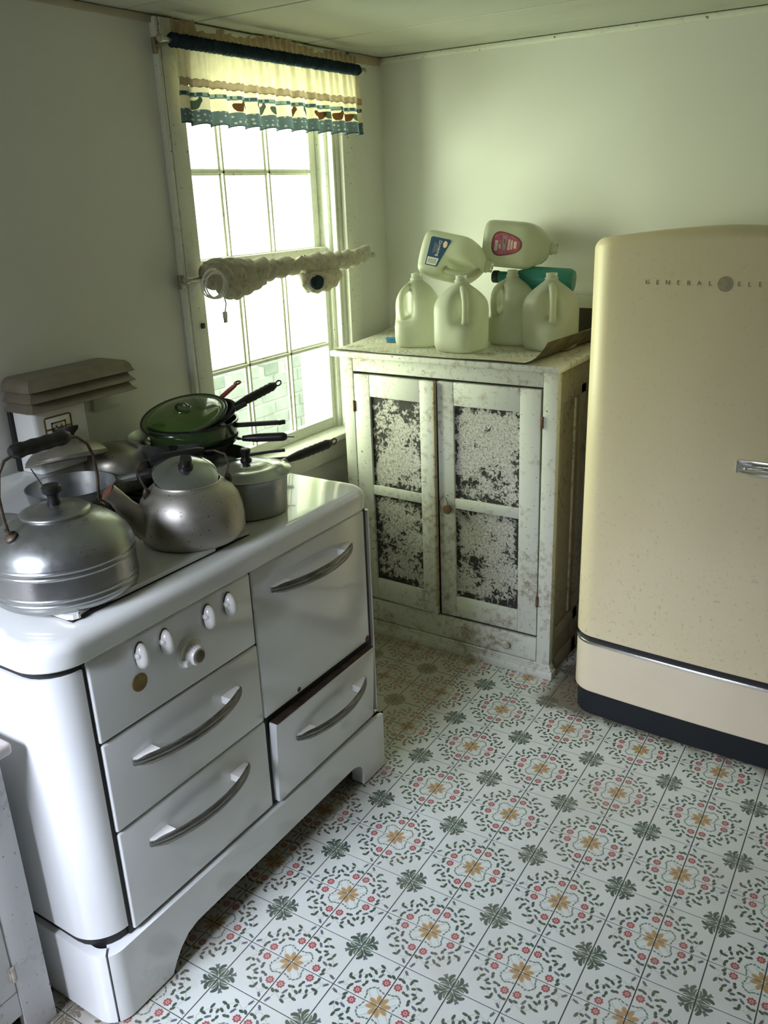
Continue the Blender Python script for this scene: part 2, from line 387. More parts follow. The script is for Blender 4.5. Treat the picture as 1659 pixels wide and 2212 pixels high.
# ---- the printed tile pattern, drawn here into a small generated image
def tile_image(N=768):
    ys, xs = np.mgrid[0:N, 0:N].astype(np.float32); u = (xs + 0.5) / N; v = (ys + 0.5) / N
    img = np.empty((N, N, 3), np.float32); img[:] = (0.80, 0.82, 0.785)
    def lay(mask, col): img[:] = img * (1 - mask[..., None]) + np.array(col, np.float32) * mask[..., None]
    def dd(a, c): return (a - c + 0.5) % 1.0 - 0.5
    aa = 1.2 / N
    def ell(cx, cy, ang, a, b, col, k=1.0):
        x = dd(u, cx); y = dd(v, cy); c, s = math.cos(ang), math.sin(ang)
        X = x * c + y * s; Y = -x * s + y * c
        d = (np.sqrt((X / a) ** 2 + (Y / b) ** 2) - 1) * min(a, b)
        lay(np.clip(0.5 - d / (2 * aa), 0, 1) * k, col)
    def seg(x0, y0, x1, y1, w, col, k=1.0, ext=1.0):
        mx, my = (x0 + x1) / 2, (y0 + y1) / 2; L = math.hypot(x1 - x0, y1 - y0); a = math.atan2(y1 - y0, x1 - x0)
        ell(mx, my, a, L * ext / 2 + 1e-4, w, col, k)
    def rot4(f):
        for q in range(4):
            c, s = (1, 0, -1, 0)[q], (0, 1, 0, -1)[q]
            f(lambda x, y: (x * c - y * s, x * s + y * c), q * PI / 2)
    G = (0.265, 0.32, 0.265); TU = (0.36, 0.37, 0.40); DA = (0.42, 0.47, 0.42); VN = (0.60, 0.64, 0.60)
    RD = (0.60, 0.29, 0.30); YE = (0.68, 0.57, 0.40)
    LEAF = [(0.017, 0.353, 0.048, 0.357), (0.055, 0.358, 0.09, 0.338), (0.147, 0.353, 0.148, 0.398), (0.145, 0.405, 0.185, 0.416), (0.12, 0.247, 0.143, 0.235), (0.152, 0.233, 0.187, 0.232), (0.18, 0.316, 0.212, 0.33), (0.224, 0.347, 0.269, 0.345), (0.208, 0.267, 0.243, 0.273), (0.244, 0.223, 0.261, 0.261), (0.323, 0.246, 0.327, 0.288), (0.295, 0.197, 0.324, 0.231), (0.22, 0.164, 0.219, 0.198), (0.226, 0.137, 0.232, 0.165), (0.336, 0.165, 0.368, 0.153), (0.389, 0.16, 0.403, 0.203), (0.33, 0.055, 0.333, 0.094), (0.332, 0.018, 0.355, 0.051)]
    TUL = [(0.113, 0.333, 0.152, 0.293), (0.269, 0.157, 0.323, 0.138), (0.029, 0.465, 0.066, 0.43), (0.417, 0.063, 0.47, 0.045)]
    DASH = [(0.015, 0.154, 0.036, 0.158), (0.05, 0.16, 0.074, 0.165), (0.081, 0.175, 0.107, 0.18), (0.118, 0.172, 0.138, 0.159), (0.147, 0.149, 0.163, 0.13), (0.159, 0.112, 0.173, 0.097), (0.149, 0.059, 0.159, 0.081), (0.141, 0.02, 0.147, 0.041)]
    VINE = [(0.05, 0.36, 0.08, 0.41), (0.08, 0.41, 0.145, 0.40), (0.145, 0.40, 0.22, 0.34), (0.22, 0.34, 0.25, 0.27), (0.25, 0.27, 0.32, 0.245), (0.32, 0.245, 0.39, 0.16), (0.39, 0.16, 0.35, 0.07), (0.15, 0.235, 0.22, 0.27), (0.22, 0.165, 0.27, 0.22), (0.35, 0.07, 0.42, 0.06), (0.05, 0.36, 0.045, 0.44), (0.03, 0.09, 0.12, 0.18), (0.09, 0.04, 0.16, 0.12)]
    def med(R, a):
        for x0, y0, x1, y1 in VINE: seg(*R(x0, y0), *R(x1, y1), 0.0030, VN, 0.8)
        ell(*R(0.115, 0.115), a + PI / 4, 0.05, 0.03, (0.83, 0.86, 0.83), 0.3)
        for x0, y0, x1, y1 in LEAF: seg(*R(x0, y0), *R(x1, y1), 0.0148, G, 1.0, 1.40)
        for x0, y0, x1, y1 in TUL:
            seg(*R(x0, y0), *R(x1, y1), 0.0135, TU, 1.0, 1.1); 
            q_ = math.hypot(x1 - x0, y1 - y0); ux, uy = (x1 - x0) / q_, (y1 - y0) / q_
            for w_ in (0.011, -0.011): seg(*R(x1 - ux * 0.012, y1 - uy * 0.012), *R(x1 + ux * 0.008 - uy * w_, y1 + uy * 0.008 + ux * w_), 0.0045, TU, 1.0, 1.2)
        for x0, y0, x1, y1 in DASH: seg(*R(x0, y0), *R(x1, y1), 0.0085, DA, 1.0, 1.5)
        for rx, ry in ((0.06, 0.265), (0.255, 0.062)):
            cx, cy = R(rx, ry)
            ell(cx, cy, 0, 0.040, 0.040, (0.80, 0.72, 0.68), 0.8)
            for k in range(8):
                b = k * PI / 4; ell(cx + 0.030 * math.cos(b), cy + 0.030 * math.sin(b), b, 0.0135, 0.0112, RD)
            ell(cx, cy, 0, 0.011, 0.011, (0.62, 0.36, 0.30))
        for an in (22.5, 67.5):
            b = math.radians(an); px, py = R(0.070 * math.cos(b), 0.070 * math.sin(b))
            ell(px, py, a + b, 0.050, 0.0245, YE); ell(px, py, a + b, 0.03, 0.004, (0.63, 0.46, 0.24), 0.7)
    rot4(med)
    def star(R, a):
        O = lambda x, y: tuple(q + 0.5 for q in R(x, y))
        def curve(pts, w, col):
            n = 16
            for i in range(n):
                t0 = i / n; t1 = (i + 1) / n
                def q(t): return tuple((1 - t) ** 2 * A + 2 * t * (1 - t) * B_ + t * t * C for A, B_, C in zip(*pts))
                m_ = q((t0 + t1) / 2); p0 = q(t0); p1 = q(t1)
                tm_ = (t0 + t1) / 2; ww = w * (0.28 + 0.72 * min(1, tm_ * 1.7)) * (1 if tm_ < 0.8 else 1 - (tm_ - 0.8) * 1.6)
                x0, y0 = O(*p0); x1, y1 = O(*p1)
                ell((x0 + x1) / 2, (y0 + y1) / 2, math.atan2(y1 - y0, x1 - x0), math.hypot(x1 - x0, y1 - y0) * 1.4, ww, col)
        ell(*O(0.05, 0.0), a, 0.055, 0.03, (0.66, 0.71, 0.66), 0.8)
        for sg in (1, -1):
            # broad outer leaf curling back towards the axis, a slimmer one inside it, and a fine one along the axis
            curve([(0.040, 0.028 * sg), (0.098, 0.086 * sg), (0.150, 0.036 * sg)], 0.0195, G)
            curve([(0.028, 0.014 * sg), (0.075, 0.042 * sg), (0.118, 0.018 * sg)], 0.0095, (0.34, 0.41, 0.35))
            curve([(0.012, 0.006 * sg), (0.045, 0.014 * sg), (0.080, 0.004 * sg)], 0.005, (0.42, 0.48, 0.42))
        x0, y0 = O(0.080, 0.080); x1, y1 = O(0.116, 0.116)
        seg(x0, y0, x1, y1, 0.016, TU); ell(*O(0.120, 0.106), a, 0.014, 0.010, TU); ell(*O(0.106, 0.120), a, 0.010, 0.014, TU)
    rot4(star)
    im = D.images.new('tile_print', N, N, alpha=False)
    px = np.ones((N, N, 4), np.float32); px[..., :3] = img
    im.pixels.foreach_set(px.ravel()); im.update(); return im
TILE = tile_image()
CELL = 0.2286; TH = 0.0226
def lino(name, th, off, dirt):
    t = NT(name); co = t.coord('Position')
    mp = t.new('ShaderNodeMapping', vector_type='TEXTURE'); mp.inputs['Rotation'].default_value = (0, 0, th); mp.inputs['Scale'].default_value = (CELL, CELL, 1); mp.inputs['Location'].default_value = (*off, 0)
    t.link(co, mp.inputs[0])
    im = t.new('ShaderNodeTexImage'); im.image = TILE; im.extension = 'REPEAT'; im.interpolation = 'Linear'; t.link(mp.outputs[0], im.inputs[0])
    g = t.ramp(t.noise(co, 3.5, 5, 0.65), [(0.45, 0.0), (0.8, dirt)])
    return t, im.outputs[0], g, co
t, c, g, co = lino('printed_tile', TH, (0, 0), 0.35)
t.set(t.mix(g, c, (0.42, 0.34, 0.24)), 0.34)
# brown grime along the stove foot and the refrigerator base, where mopping never reached
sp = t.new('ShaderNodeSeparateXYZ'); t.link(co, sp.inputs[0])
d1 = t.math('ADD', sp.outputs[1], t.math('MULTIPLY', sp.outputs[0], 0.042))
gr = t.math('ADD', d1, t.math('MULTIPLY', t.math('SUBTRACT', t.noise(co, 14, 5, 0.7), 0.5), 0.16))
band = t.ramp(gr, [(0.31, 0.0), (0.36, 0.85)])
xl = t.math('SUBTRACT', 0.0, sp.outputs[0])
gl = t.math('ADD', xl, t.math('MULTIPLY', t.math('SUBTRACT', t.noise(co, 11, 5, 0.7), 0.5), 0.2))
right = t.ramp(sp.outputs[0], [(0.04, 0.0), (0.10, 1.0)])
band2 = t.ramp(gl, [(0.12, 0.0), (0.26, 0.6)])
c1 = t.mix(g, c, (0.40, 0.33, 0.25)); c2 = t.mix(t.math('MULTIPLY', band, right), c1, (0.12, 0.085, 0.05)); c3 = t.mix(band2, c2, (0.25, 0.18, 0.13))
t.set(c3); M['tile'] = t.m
t, c, g, co = lino('shelf_linoleum', 0.5, (-0.7, 0.7), 0.9)
g2 = t.ramp(t.noise(co, 9, 5, 0.7), [(0.42, 0.0), (0.62, 0.85)])
t.set(t.mix(g2, t.mix(0.35, c, (0.62, 0.60, 0.46)), (0.52, 0.48, 0.34)), 0.5); M['lino_sheet'] = t.m
M['lino_back'] = plain('linoleum_backing', (0.10, 0.08, 0.04), 0.8, 0, 0.5, 25)

# ------------------------------------------------------------------ room
XL, YB, ZC = -0.90, 1.02, 2.085
XR, YF = 2.3, -2.9
fl = obj('floor', MB().box(-1.0, XR, YF - 0.1, YB + 0.1, -0.1, -0.0012), M['joint'], kind='structure')
fl['label'] = 'pale floor of printed floral tiles'
# tiles: the ones in view singly, the rest joined
half = CELL / 2; gp = 0.0014
def tile_mb():
    m = MB(); a = half / 2 - gp
    m.box(-a, a, -a, a, -0.006, 0.0, 0.0); return m
tm = tile_mb(); tme = None
rest = MB(); cnt = 0
cth, sth = math.cos(TH), math.sin(TH)
def proj(p):
    q = Vector(p) - Vector((1.036, -1.999, 1.606)); zz = q.dot(FW)
    if zz <= 0.05: return None
    return (829.5 + 1856.9 * q.dot(RX) / zz, 1106 - 1856.9 * q.dot(UPV) / zz)
cand = []
for i in range(-26, 20):
    for j in range(-14, 26):
        u = (j + 0.5) * half; v = (i + 0.5) * half
        x = u * cth - v * sth; y = u * sth + v * cth
        if x < XL - 0.02 or x > XR or y < YF or y > YB: continue
        p = proj((x, y, 0))
        vis = p and -60 < p[0] < 1720 and 1300 < p[1] < 2290
        hid = (x < -0.30 and -1.18 < y < -0.3) or (x < 0.0 and y > 0.56) or (x > 0.26 and y > 0.40) or x > 0.95 or (x < -0.34 and y < -1.2) or (x < -0.42 and y > -0.3) or y > 0.75

        if vis and not hid: cand.append((x, y))
        else:
            a = half / 2 - gp
            mm = tile_mb().xf(T(x, y, 0) @ Rz(TH)); rest.join(mm)
cand.sort(key=lambda q: (q[0] - 1.036) ** 2 + (q[1] + 1.999) ** 2)
for k, (x, y) in enumerate(cand):
    if k < 299:
        if tme is None:
            o = obj('tile', tm, M['tile'], fl, smooth=False); tme = o.data
        else:
            o = D.objects.new('tile', tme); COL.objects.link(o); o.parent = fl
        o.location = (x, y, 0); o.rotation_euler = (0, 0, TH)
    else: rest.join(tile_mb().xf(T(x, y, 0) @ Rz(TH)))
obj('tile_field', rest, M['tile'], fl, smooth=False, kind='stuff')

# window opening in the left wall
WY0, WY1, WZ0, WZ1 = -0.055, 0.715, 0.735, 1.985
wlm = MB()
wlm.box(-1.04, XL, YF, WY0, -0.1, 2.3); wlm.box(-1.04, XL, WY1, YB + 0.12, -0.1, 2.3)
wlm.box(-1.04, XL, WY0, WY1, -0.1, WZ0); wlm.box(-1.04, XL, WY0, WY1, WZ1, 2.3)
obj('wall_left', wlm, M['wall'], kind='structure')
obj('wall_back', MB().box(XL, XR, YB, YB + 0.12, -0.1, 2.3), M['wall'], kind='structure')
obj('wall_right', MB().box(XR, XR + 0.12, YF, YB + 0.12, -0.1, 2.3), M['unseen_wall_dark'], kind='structure')
wf = MB(); RX0, RX1, RZ0, RZ1 = -0.76, 0.12, 1.15, 2.04
wf.box(-1.04, RX0, YF - 0.12, YF, -0.1, 2.3); wf.box(RX1, XR + 0.12, YF - 0.12, YF, -0.1, 2.3)
wf.box(RX0, RX1, YF - 0.12, YF, -0.1, RZ0); wf.box(RX0, RX1, YF - 0.12, YF, RZ1, 2.3)
obj('wall_front', wf, M['unseen_wall_dark'], kind='structure')
cl = obj('ceiling', MB().box(-1.04, XR + 0.12, YF - 0.12, YB + 0.12, ZC + 0.012, ZC + 0.2), M['seam'], kind='structure')
yb = YB
edges = [YB, 0.806, 0.551, 0.296, 0.040, -0.216, -0.472, -0.728, -0.984, -1.24, -1.5, -1.9, -2.4, YF]
for k in range(len(edges) - 1):
    dz = random.uniform(-0.0015, 0.0015)
    obj('plank', MB().box(XL, XR, edges[k + 1] + 0.0022, edges[k] - 0.0016, ZC + dz, ZC + 0.016, 0.0015, 1), M['ceiling'], cl)
# trims
obj('trim_1', MB().box(XL + 0.001, XR, YB - 0.016, YB, ZC - 0.022, ZC - 0.002, 0.006, 2), M['trim'], kind='structure')
obj('trim_2', MB().box(XL, XL + 0.012, 0.80, YB - 0.017, ZC - 0.03, ZC - 0.002, 0.003, 2), plain('stained_moulding', (0.42, 0.34, 0.25), 0.7), kind='structure')
obj('trim_3', MB().box(XL, XL + 0.010, -2.5, -0.115, ZC - 0.02, ZC - 0.002, 0.003, 2), plain('stained_moulding_left', (0.48, 0.43, 0.34), 0.7), kind='structure')
obj('baseboard_back', MB().box(XL, XR, YB - 0.018, YB, 0.0, 0.13, 0.004), M['trim'], kind='structure')

# ------------------------------------------------------------------ window
win = D.objects.new('window_1', None); COL.objects.link(win); win['kind'] = 'structure'; WM[win.name] = Matrix.Identity(4)
win['label'] = 'tall white sash window over the stove'
wobj = lambda n, mb, m='trim': obj(n, mb, M[m], win)
cs = MB(); cs.box(XL, -0.875, -0.112, -0.050, 0.66, ZC - 0.006, 0.003); cs.box(XL, -0.878, -0.126, -0.114, 0.0, ZC - 0.006, 0.002)
wobj('casing', cs)
wobj('casing', MB().box(XL, -0.880, 0.722, 0.800, 0.66, 2.07, 0.004))
wobj('head_casing', MB().box(XL, -0.882, -0.05, 0.722, 1.985, ZC - 0.006, 0.003))
jb = MB(); jb.box(-1.10, XL - 0.001, 0.706, 0.7215, WZ0, 1.985); jb.box(-0.957, -0.94, 0.690, 0.706, WZ0, 1.985, 0.002); jb.box(-0.925, -0.905, 0.692, 0.706, WZ0, 1.985, 0.003); jb.box(-1.10, -1.035, 0.672, 0.706, WZ0, 1.985, 0.002)
wobj('jamb', jb, 'sash')
jb = MB(); jb.box(-1.10, XL - 0.001, -0.062, -0.050, WZ0, 1.985); jb.box(-0.925, -0.905, -0.05, -0.036, WZ0, 1.985, 0.003); jb.box(-1.10, -1.035, -0.05, -0.02, WZ0, 1.985, 0.002)
wobj('jamb', jb, 'sash')
wobj('stool', MB().box(-1.00, -0.855, -0.128, 0.745, 0.728, 0.752, 0.006, 3))
wobj('apron', MB().box(XL, -0.882, -0.10, 0.745, 0.655, 0.727, 0.003))
def sash(x0, x1, z0, z1, zm, rb, rt):
    y0, y1 = -0.048, 0.704
    f = MB(); st = 0.036
    f.box(x0, x1, y0, y0 + st, z0, z1, 0.003); f.box(x0, x1, y1 - st, y1, z0, z1, 0.003)
    f.box(x0, x1, y0 + st, y1 - st, z0, z0 + rb, 0.003); f.box(x0, x1, y0 + st, y1 - st, z1 - rt, z1, 0.003)
    s = obj('sash', f, M['sash'], win)
    gy0, gy1 = y0 + st, y1 - st; w = (gy1 - gy0) / 3; xm = (x0 + x1) / 2
    ys = [gy0 + w, gy0 + 2 * w]; zs = [z0 + rb, zm, z1 - rt]
    for y in ys:
        m = MB(); m.prism([(x0 + 0.006, y - 0.004), (x1 - 0.002, y - 0.004), (x1 - 0.002, y + 0.004), (x0 + 0.006, y + 0.004)], 'z', z0 + rb, z1 - rt)
        m.box(x0 + 0.006, xm, y - 0.010, y + 0.010, z0 + rb, z1 - rt, 0.002)
        obj('muntin', m, M['sash'], s)
    m = MB(); m.box(x0 + 0.006, xm, gy0, gy1, zm - 0.010, zm + 0.010, 0.002); m.box(xm, x1 - 0.002, gy0, gy1, zm - 0.004, zm + 0.004)
    obj('muntin', m, M['sash'], s)
    yy = [gy0] + ys + [gy1]
    for a in range(3):
        for b in range(2):
            xg = xm - 0.002
            obj('pane', MB().add([(xg, yy[a], zs[b]), (xg, yy[a + 1], zs[b]), (xg, yy[a + 1], zs[b + 1]), (xg, yy[a], zs[b + 1])], [(0, 1, 2, 3)]), M['glass'], s, smooth=False)
sash(-0.985, -0.955, 0.752, 1.435, 1.078, 0.040, 0.032)
sash(-1.022, -0.992, 1.405, 1.985, 1.695, 0.032, 0.045)

# rear window behind the photographer (frame and muntins)
rw = D.objects.new('window_2', None); COL.objects.link(rw); rw['kind'] = 'structure'; WM[rw.name] = Matrix.Identity(4)
f = MB()
for x0, x1, z0, z1 in ((RX0, RX0 + 0.05, RZ0, RZ1), (RX1 - 0.05, RX1, RZ0, RZ1), (RX0 + 0.05, RX1 - 0.05, RZ0, RZ0 + 0.05), (RX0 + 0.05, RX1 - 0.05, RZ1 - 0.05, RZ1), (RX0 + 0.05, RX1 - 0.05, 1.99, 2.0)):
    f.box(x0, x1, YF - 0.07, YF - 0.03, z0, z1)
obj('sash', f, M['sash'], rw)

# ------------------------------------------------------------------ outside: retaining wall of blocks and ground
obj('ground', MB().box(-3.6, -1.06, -8, 14, -0.75, -0.62), M['grass'], kind='structure')
bw = thing('retaining_wall', 'pale block retaining wall outside, seen low through the window panes', 'wall', loc=(-3.2, 2.6, -0.62))
obj('mortar_core', MB().box(-3.34, -3.012, 1.0, 4.6, -0.62, 0.49), M['mortar'], bw)
bmesh_cache = {}
for r in range(12):
    z = -0.62 + r * 0.095; off = 0.14 if r % 2 else 0.0
    for k in range(12):
        y = 1.05 + off + k * 0.28
        top = r == 11
        if top and k % 2: y0, y1, mt = y + 0.05, y + 0.20, 'brick_dark'
        else: y0, y1, mt = y, y + 0.27, 'brick'
        o = obj('block', MB().box(-3.15, -3.0 + random.uniform(-0.006, 0.004), y0, y1, z + 0.004, z + 0.09, 0.006, 1), M[mt], bw, smooth=False)

# ------------------------------------------------------------------ stove
sv = thing('stove', 'white enamel vintage range with chrome bow handles, crowded with kettles and pans', 'stove', loc=(-0.52, -0.72, 0))
so = lambda n, mb, m='enamel', par=None, **k: obj(n, mb, M[m], par or sv, **k)
FX = -0.190
so('body_core', MB().slab(-0.84, -0.236, -1.214, -0.240, 0.10, 0.835, (0.050, 0.004, 0.001, 0.001)), 'black')
def arc(cx, cy, r, a0, a1, n=10): return [(cx + r * math.cos(math.radians(a0 + (a1 - a0) * k / n)), cy + r * math.sin(math.radians(a0 + (a1 - a0) * k / n))) for k in range(n + 1)]
pl = [(-0.86, -1.236), (-0.5, -1.236)] + arc(-0.272, -1.158, 0.078, -90, -1, 14)
so('side_panel', MB().wall(pl, 0.211, 0.815, 0.012))
pr_ = arc(-0.205, -0.226, 0.014, 0, 90, 5) + [(-0.5, -0.212), (-0.86, -0.212)]
so('side_panel', MB().wall(pr_, 0.198, 0.818, 0.012))
# the base with its cut-out between the feet
pb = arc(-0.232, -1.188, 0.052, -38, 0, 6)
ys = [-1.18, -1.12, -1.085, -1.078, -1.072, -1.062, -1.045, -1.02, -0.99, -0.95, -0.8, -0.6, -0.45, -0.37, -0.352, -0.338, -0.328, -0.3222, -0.322, -0.30, -0.25]
pb = pb + [(-0.180, y) for y in ys[1:]] + arc(-0.188, -0.2130, 0.008, 0, 90, 4)
def zlow(i):
    y = pb[i][1]
    if y < -1.079 or y > -0.3221: return 0.006
    if y < -0.95:
        k = (y + 1.079) / 0.129; return 0.006 + 0.078 * min(1, (1 - (1 - min(k * 1.25, 1)) ** 2.6))
    if y > -0.37: k = (-0.322 - y) / 0.048; return 0.040 + 0.048 * math.sqrt(max(0, 1 - (1 - min(k, 1)) ** 2))
    return 0.084 + 0.006 * (y + 0.95) / 0.6
so('base_front', MB().wall(pb, zlow, 0.183, 0.042), ang=30)
ps = [(-0.86, -1.240), (-0.5, -1.240), (-0.24, -1.240)] + arc(-0.232, -1.188, 0.052, -88, -43, 5)
so('base_side', MB().wall(ps, 0.006, 0.188, 0.02))
so('base_side', MB().wall([(-0.20, -0.207), (-0.5, -0.207), (-0.86, -0.207)], 0.006, 0.187, 0.02))
# cook top
so('top_seam', MB().slab(-0.86, -0.198, -1.230, -0.217, 0.805, 0.8335, (0.072, 0.03, 0.001, 0.001)), 'black')
so('seam_shade_fill', MB().box(-0.238, -0.1965, -1.1575, -0.232, 0.186, 0.834), 'black')  # black fill standing in for the shade in the open panel gaps
so('seam_shade_fill', MB().slab(-0.84, -0.2025, -1.2275, -0.222, 0.178, 0.212, (0.070, 0.004, 0.001, 0.001)), 'black')
so('cooktop', MB().slab(-0.87, -0.180, -1.244, -0.205, 0.8325, 0.886, (0.085, 0.070, 0.002, 0.002), 0.024, 0.005, 10), 'enamel_top')
# raised back ledge
so('back_ledge', MB().prism([(-0.88, 0.875), (-0.775, 0.875), (-0.790, 0.888), (-0.803, 0.915), (-0.812, 0.950), (-0.820, 0.972), (-0.835, 0.983), (-0.88, 0.985)], 'y', -1.245, -0.24), 'enamel_top')
# burner cover with two finger notches in its front edge
poly = [(-0.505, -1.135), (-0.250, -1.135), (-0.238, -1.128), (-0.233, -1.115)]
def notch(yc):
    return [(-0.233, yc - 0.045), (-0.241, yc - 0.036), (-0.246, yc - 0.012), (-0.252, yc), (-0.246, yc + 0.012), (-0.236, yc + 0.05)]
poly += notch(-1.075) + notch(-0.71) + [(-0.233, -0.645), (-0.238, -0.637), (-0.248, -0.633), (-0.505, -0.633)]
cv = MB().prism(poly, 'z', 0.8915, 0.9010)
so('cover_gap', MB().box(-0.50, -0.2385, -1.130, -0.638, 0.8855, 0.8915), 'black')
so('burner_cover', cv, 'enamel_top', ang=25)
# grates over the rear burners
for yc in (-1.02, -0.78, -0.52):
    g = MB()
    for k in range(-3, 4): g.box(-0.76, -0.52, yc + k * 0.030 - 0.004, yc + k * 0.030 + 0.004, 0.893, 0.903)
    for xx in (-0.76, -0.64, -0.52): g.box(xx - 0.005, xx + 0.005, yc - 0.105, yc + 0.105, 0.8862, 0.900)
    so('burner_grate', g, 'iron')
    so('burner_well', MB().lathe([(0.095, 0.0), (0.095, 0.003), (0.07, 0.005), (0.04, 0.006), (0.0, 0.006)], 28, (-0.64, yc, 0.8862)), 'iron')
# doors, drawers and the control panel
def front(name, y0, y1, z0, z1): return so(name, MB().box(-0.238, FX, y0, y1, z0, z1, 0.005, 3))
cp = front('control_panel', -1.151, -0.702, 0.647, 0.826)
dr1 = front('drawer', -1.149, -0.700, 0.438, 0.643)
dr2 = front('drawer', -1.148, -0.698, 0.191, 0.434)
ov = front('oven_door', -0.696, -0.246, 0.440, 0.826)
brM = T(-0.19, -0.245, 0.195) @ Rz(math.radians(1.0)) @ Matrix.Rotation(math.radians(3.0), 4, 'Y') @ T(0.19, 0.245, -0.195)
br = so('broiler_door', MB().box(-0.214, FX + 0.001, -0.684, -0.244, 0.193, 0.422, 0.004, 2).xf(brM))
so('edge_rust_shade', MB().box(-0.2145, FX + 0.0005, -0.680, -0.248, 0.4215, 0.4228, 0.0004, 1).xf(brM), 'rust_gap_shade', br)
so('chip', MB().lathe([(0.007, 0), (0.006, 0.0008), (0.0, 0.001)], 9).xf(frame((FX, -0.565, 0.452), (1, 0, 0), (0, 1, 0))), 'rust', ov)
so('chip', MB().lathe([(0.010, 0), (0.008, 0.0008), (0.0, 0.001)], 7).xf(frame((FX, -0.258, 0.449), (1, 0, 0), (0, 1, 0))), 'rust', ov)
def handle(par, y0, y1, z, Mx=None, tilt=0.0):
    n = 22; R = []
    for k in range(n + 1):
        q = k / n; y = y0 + (y1 - y0) * q
        xo = FX + 0.010 + 0.040 * (1 - (2 * q - 1) ** 2) ** 0.8
        zz = z + tilt * (q - 0.5)
        h = 0.011 * (0.55 + 0.45 * min(1, 12 * q, 12 * (1 - q))) * (1.0 + 0.12 * math.sin(PI * q))
        dx = (1 - 2 * q) * 0.5
        R.append([(xo - 0.006, y, zz - h), (xo - 0.001, y, zz - h), (xo + 0.0015, y, zz - h * 0.55), (xo + 0.0015, y, zz - h * 0.15), (xo + 0.0005, y, zz), (xo + 0.0015, y, zz + h * 0.15), (xo + 0.0015, y, zz + h * 0.55), (xo - 0.001, y, zz + h), (xo - 0.006, y, zz + h)])
    m = MB().rings(R)
    mt = []
    for s in (0, 1):
        ya = y0 + 0.006 if s == 0 else y1 - 0.006; yb_ = y0 + 0.055 if s == 0 else y1 - 0.055
        ym = ya + (yb_ - ya) * 0.5
        zz = z + tilt * (-0.45 if s == 0 else 0.45)
        def xo_(y):
            q = (y - y0) / (y1 - y0); return FX + 0.006 + 0.040 * (1 - (2 * q - 1) ** 2) ** 0.8
        w = MB().prism([(FX - 0.001, ya), (xo_(ya), ya), (xo_(ym), ym), (xo_(yb_), yb_), (FX - 0.001, yb_)], 'z', zz - 0.009, zz + 0.009)
        mt.append(w)
    if Mx is not None: m.xf(Mx); [w.xf(Mx) for w in mt]
    h = so('handle', m, 'chrome_worn', par, ang=50)
    for w in mt: so('handle_mount', w, 'porcelain', par)
handle(ov, -0.640, -0.318, 0.757, tilt=-0.004)
handle(dr1, -1.090, -0.775, 0.570)
handle(dr2, -1.082, -0.775, 0.364)
handle(br, -0.612, -0.300, 0.345, brM, 0.005)
for y, z in ((-1.032, 0.783), (-0.967, 0.782), (-0.845, 0.783), (-0.781, 0.784)):
    k = MB(); 
    R = []
    for d, sc in ((0.0, 1.0), (0.004, 1.0), (0.010, 0.88), (0.016, 0.62), (0.020, 0.25)):
        R.append([(FX + 0.006 + d, y + 0.0145 * sc * math.cos(a), z + 0.028 * sc * math.sin(a)) for a in [2 * PI * q / 24 for q in range(24)]])
    k.rings(R); k.sphere((FX + 0.010, y - 0.010, z + 0.006), 0.008, 10, 6, (1.1, 1.0, 1.0)); k.sphere((FX + 0.013, y - 0.002, z - 0.002), 0.008, 10, 6, (1.0, 0.8, 2.2))
    so('knob', k, 'porcelain', cp)
    kr = MB().rings([[(FX + d, y + 0.003 + 0.0150 * math.cos(a), z + 0.0285 * math.sin(a)) for a in [2 * PI * q / 24 for q in range(24)]] for d in (-0.001, 0.0012)])
    so('knob_shadow', kr, 'cap_shadow_brown', cp)  # dark oval put in for the shadow rim round each knob
dial = so('thermostat_dial', MB().lathe([(0.034, 0.0), (0.034, 0.006), (0.031, 0.010), (0.021, 0.011), (0.020, 0.030), (0.018, 0.033), (0.0, 0.033)], 40).xf(frame((FX, -0.908, 0.728), (1, 0, 0), (0, 1, 0))), 'porcelain', cp)
kn = MB()
for k in range(22):
    a = 2 * PI * k / 22; kn.sphere((FX + 0.020, -0.908 + 0.0205 * math.cos(a), 0.728 + 0.0205 * math.sin(a)), 0.0032, 6, 4, (3.0, 0.6, 0.6))
kn.box(FX + 0.011, FX + 0.026, -0.939, -0.924, 0.713, 0.726, 0.002)
so('dial_grip', kn, 'porcelain', cp)
so('dial_cap', MB().lathe([(0.0135, 0.0), (0.0135, 0.002), (0.011, 0.004), (0.0, 0.0045)], 24).xf(frame((FX + 0.0325, -0.908, 0.728), (1, 0, 0), (0, 1, 0))), 'cap_shadow_brown', cp)
so('brass_medallion', MB().lathe([(0.019, 0.0), (0.019, 0.002), (0.016, 0.003), (0.013, 0.0022), (0.0, 0.0022)], 30).xf(frame((FX, -1.041, 0.727), (1, 0, 0), (0, 1, 0))), 'gold', cp)
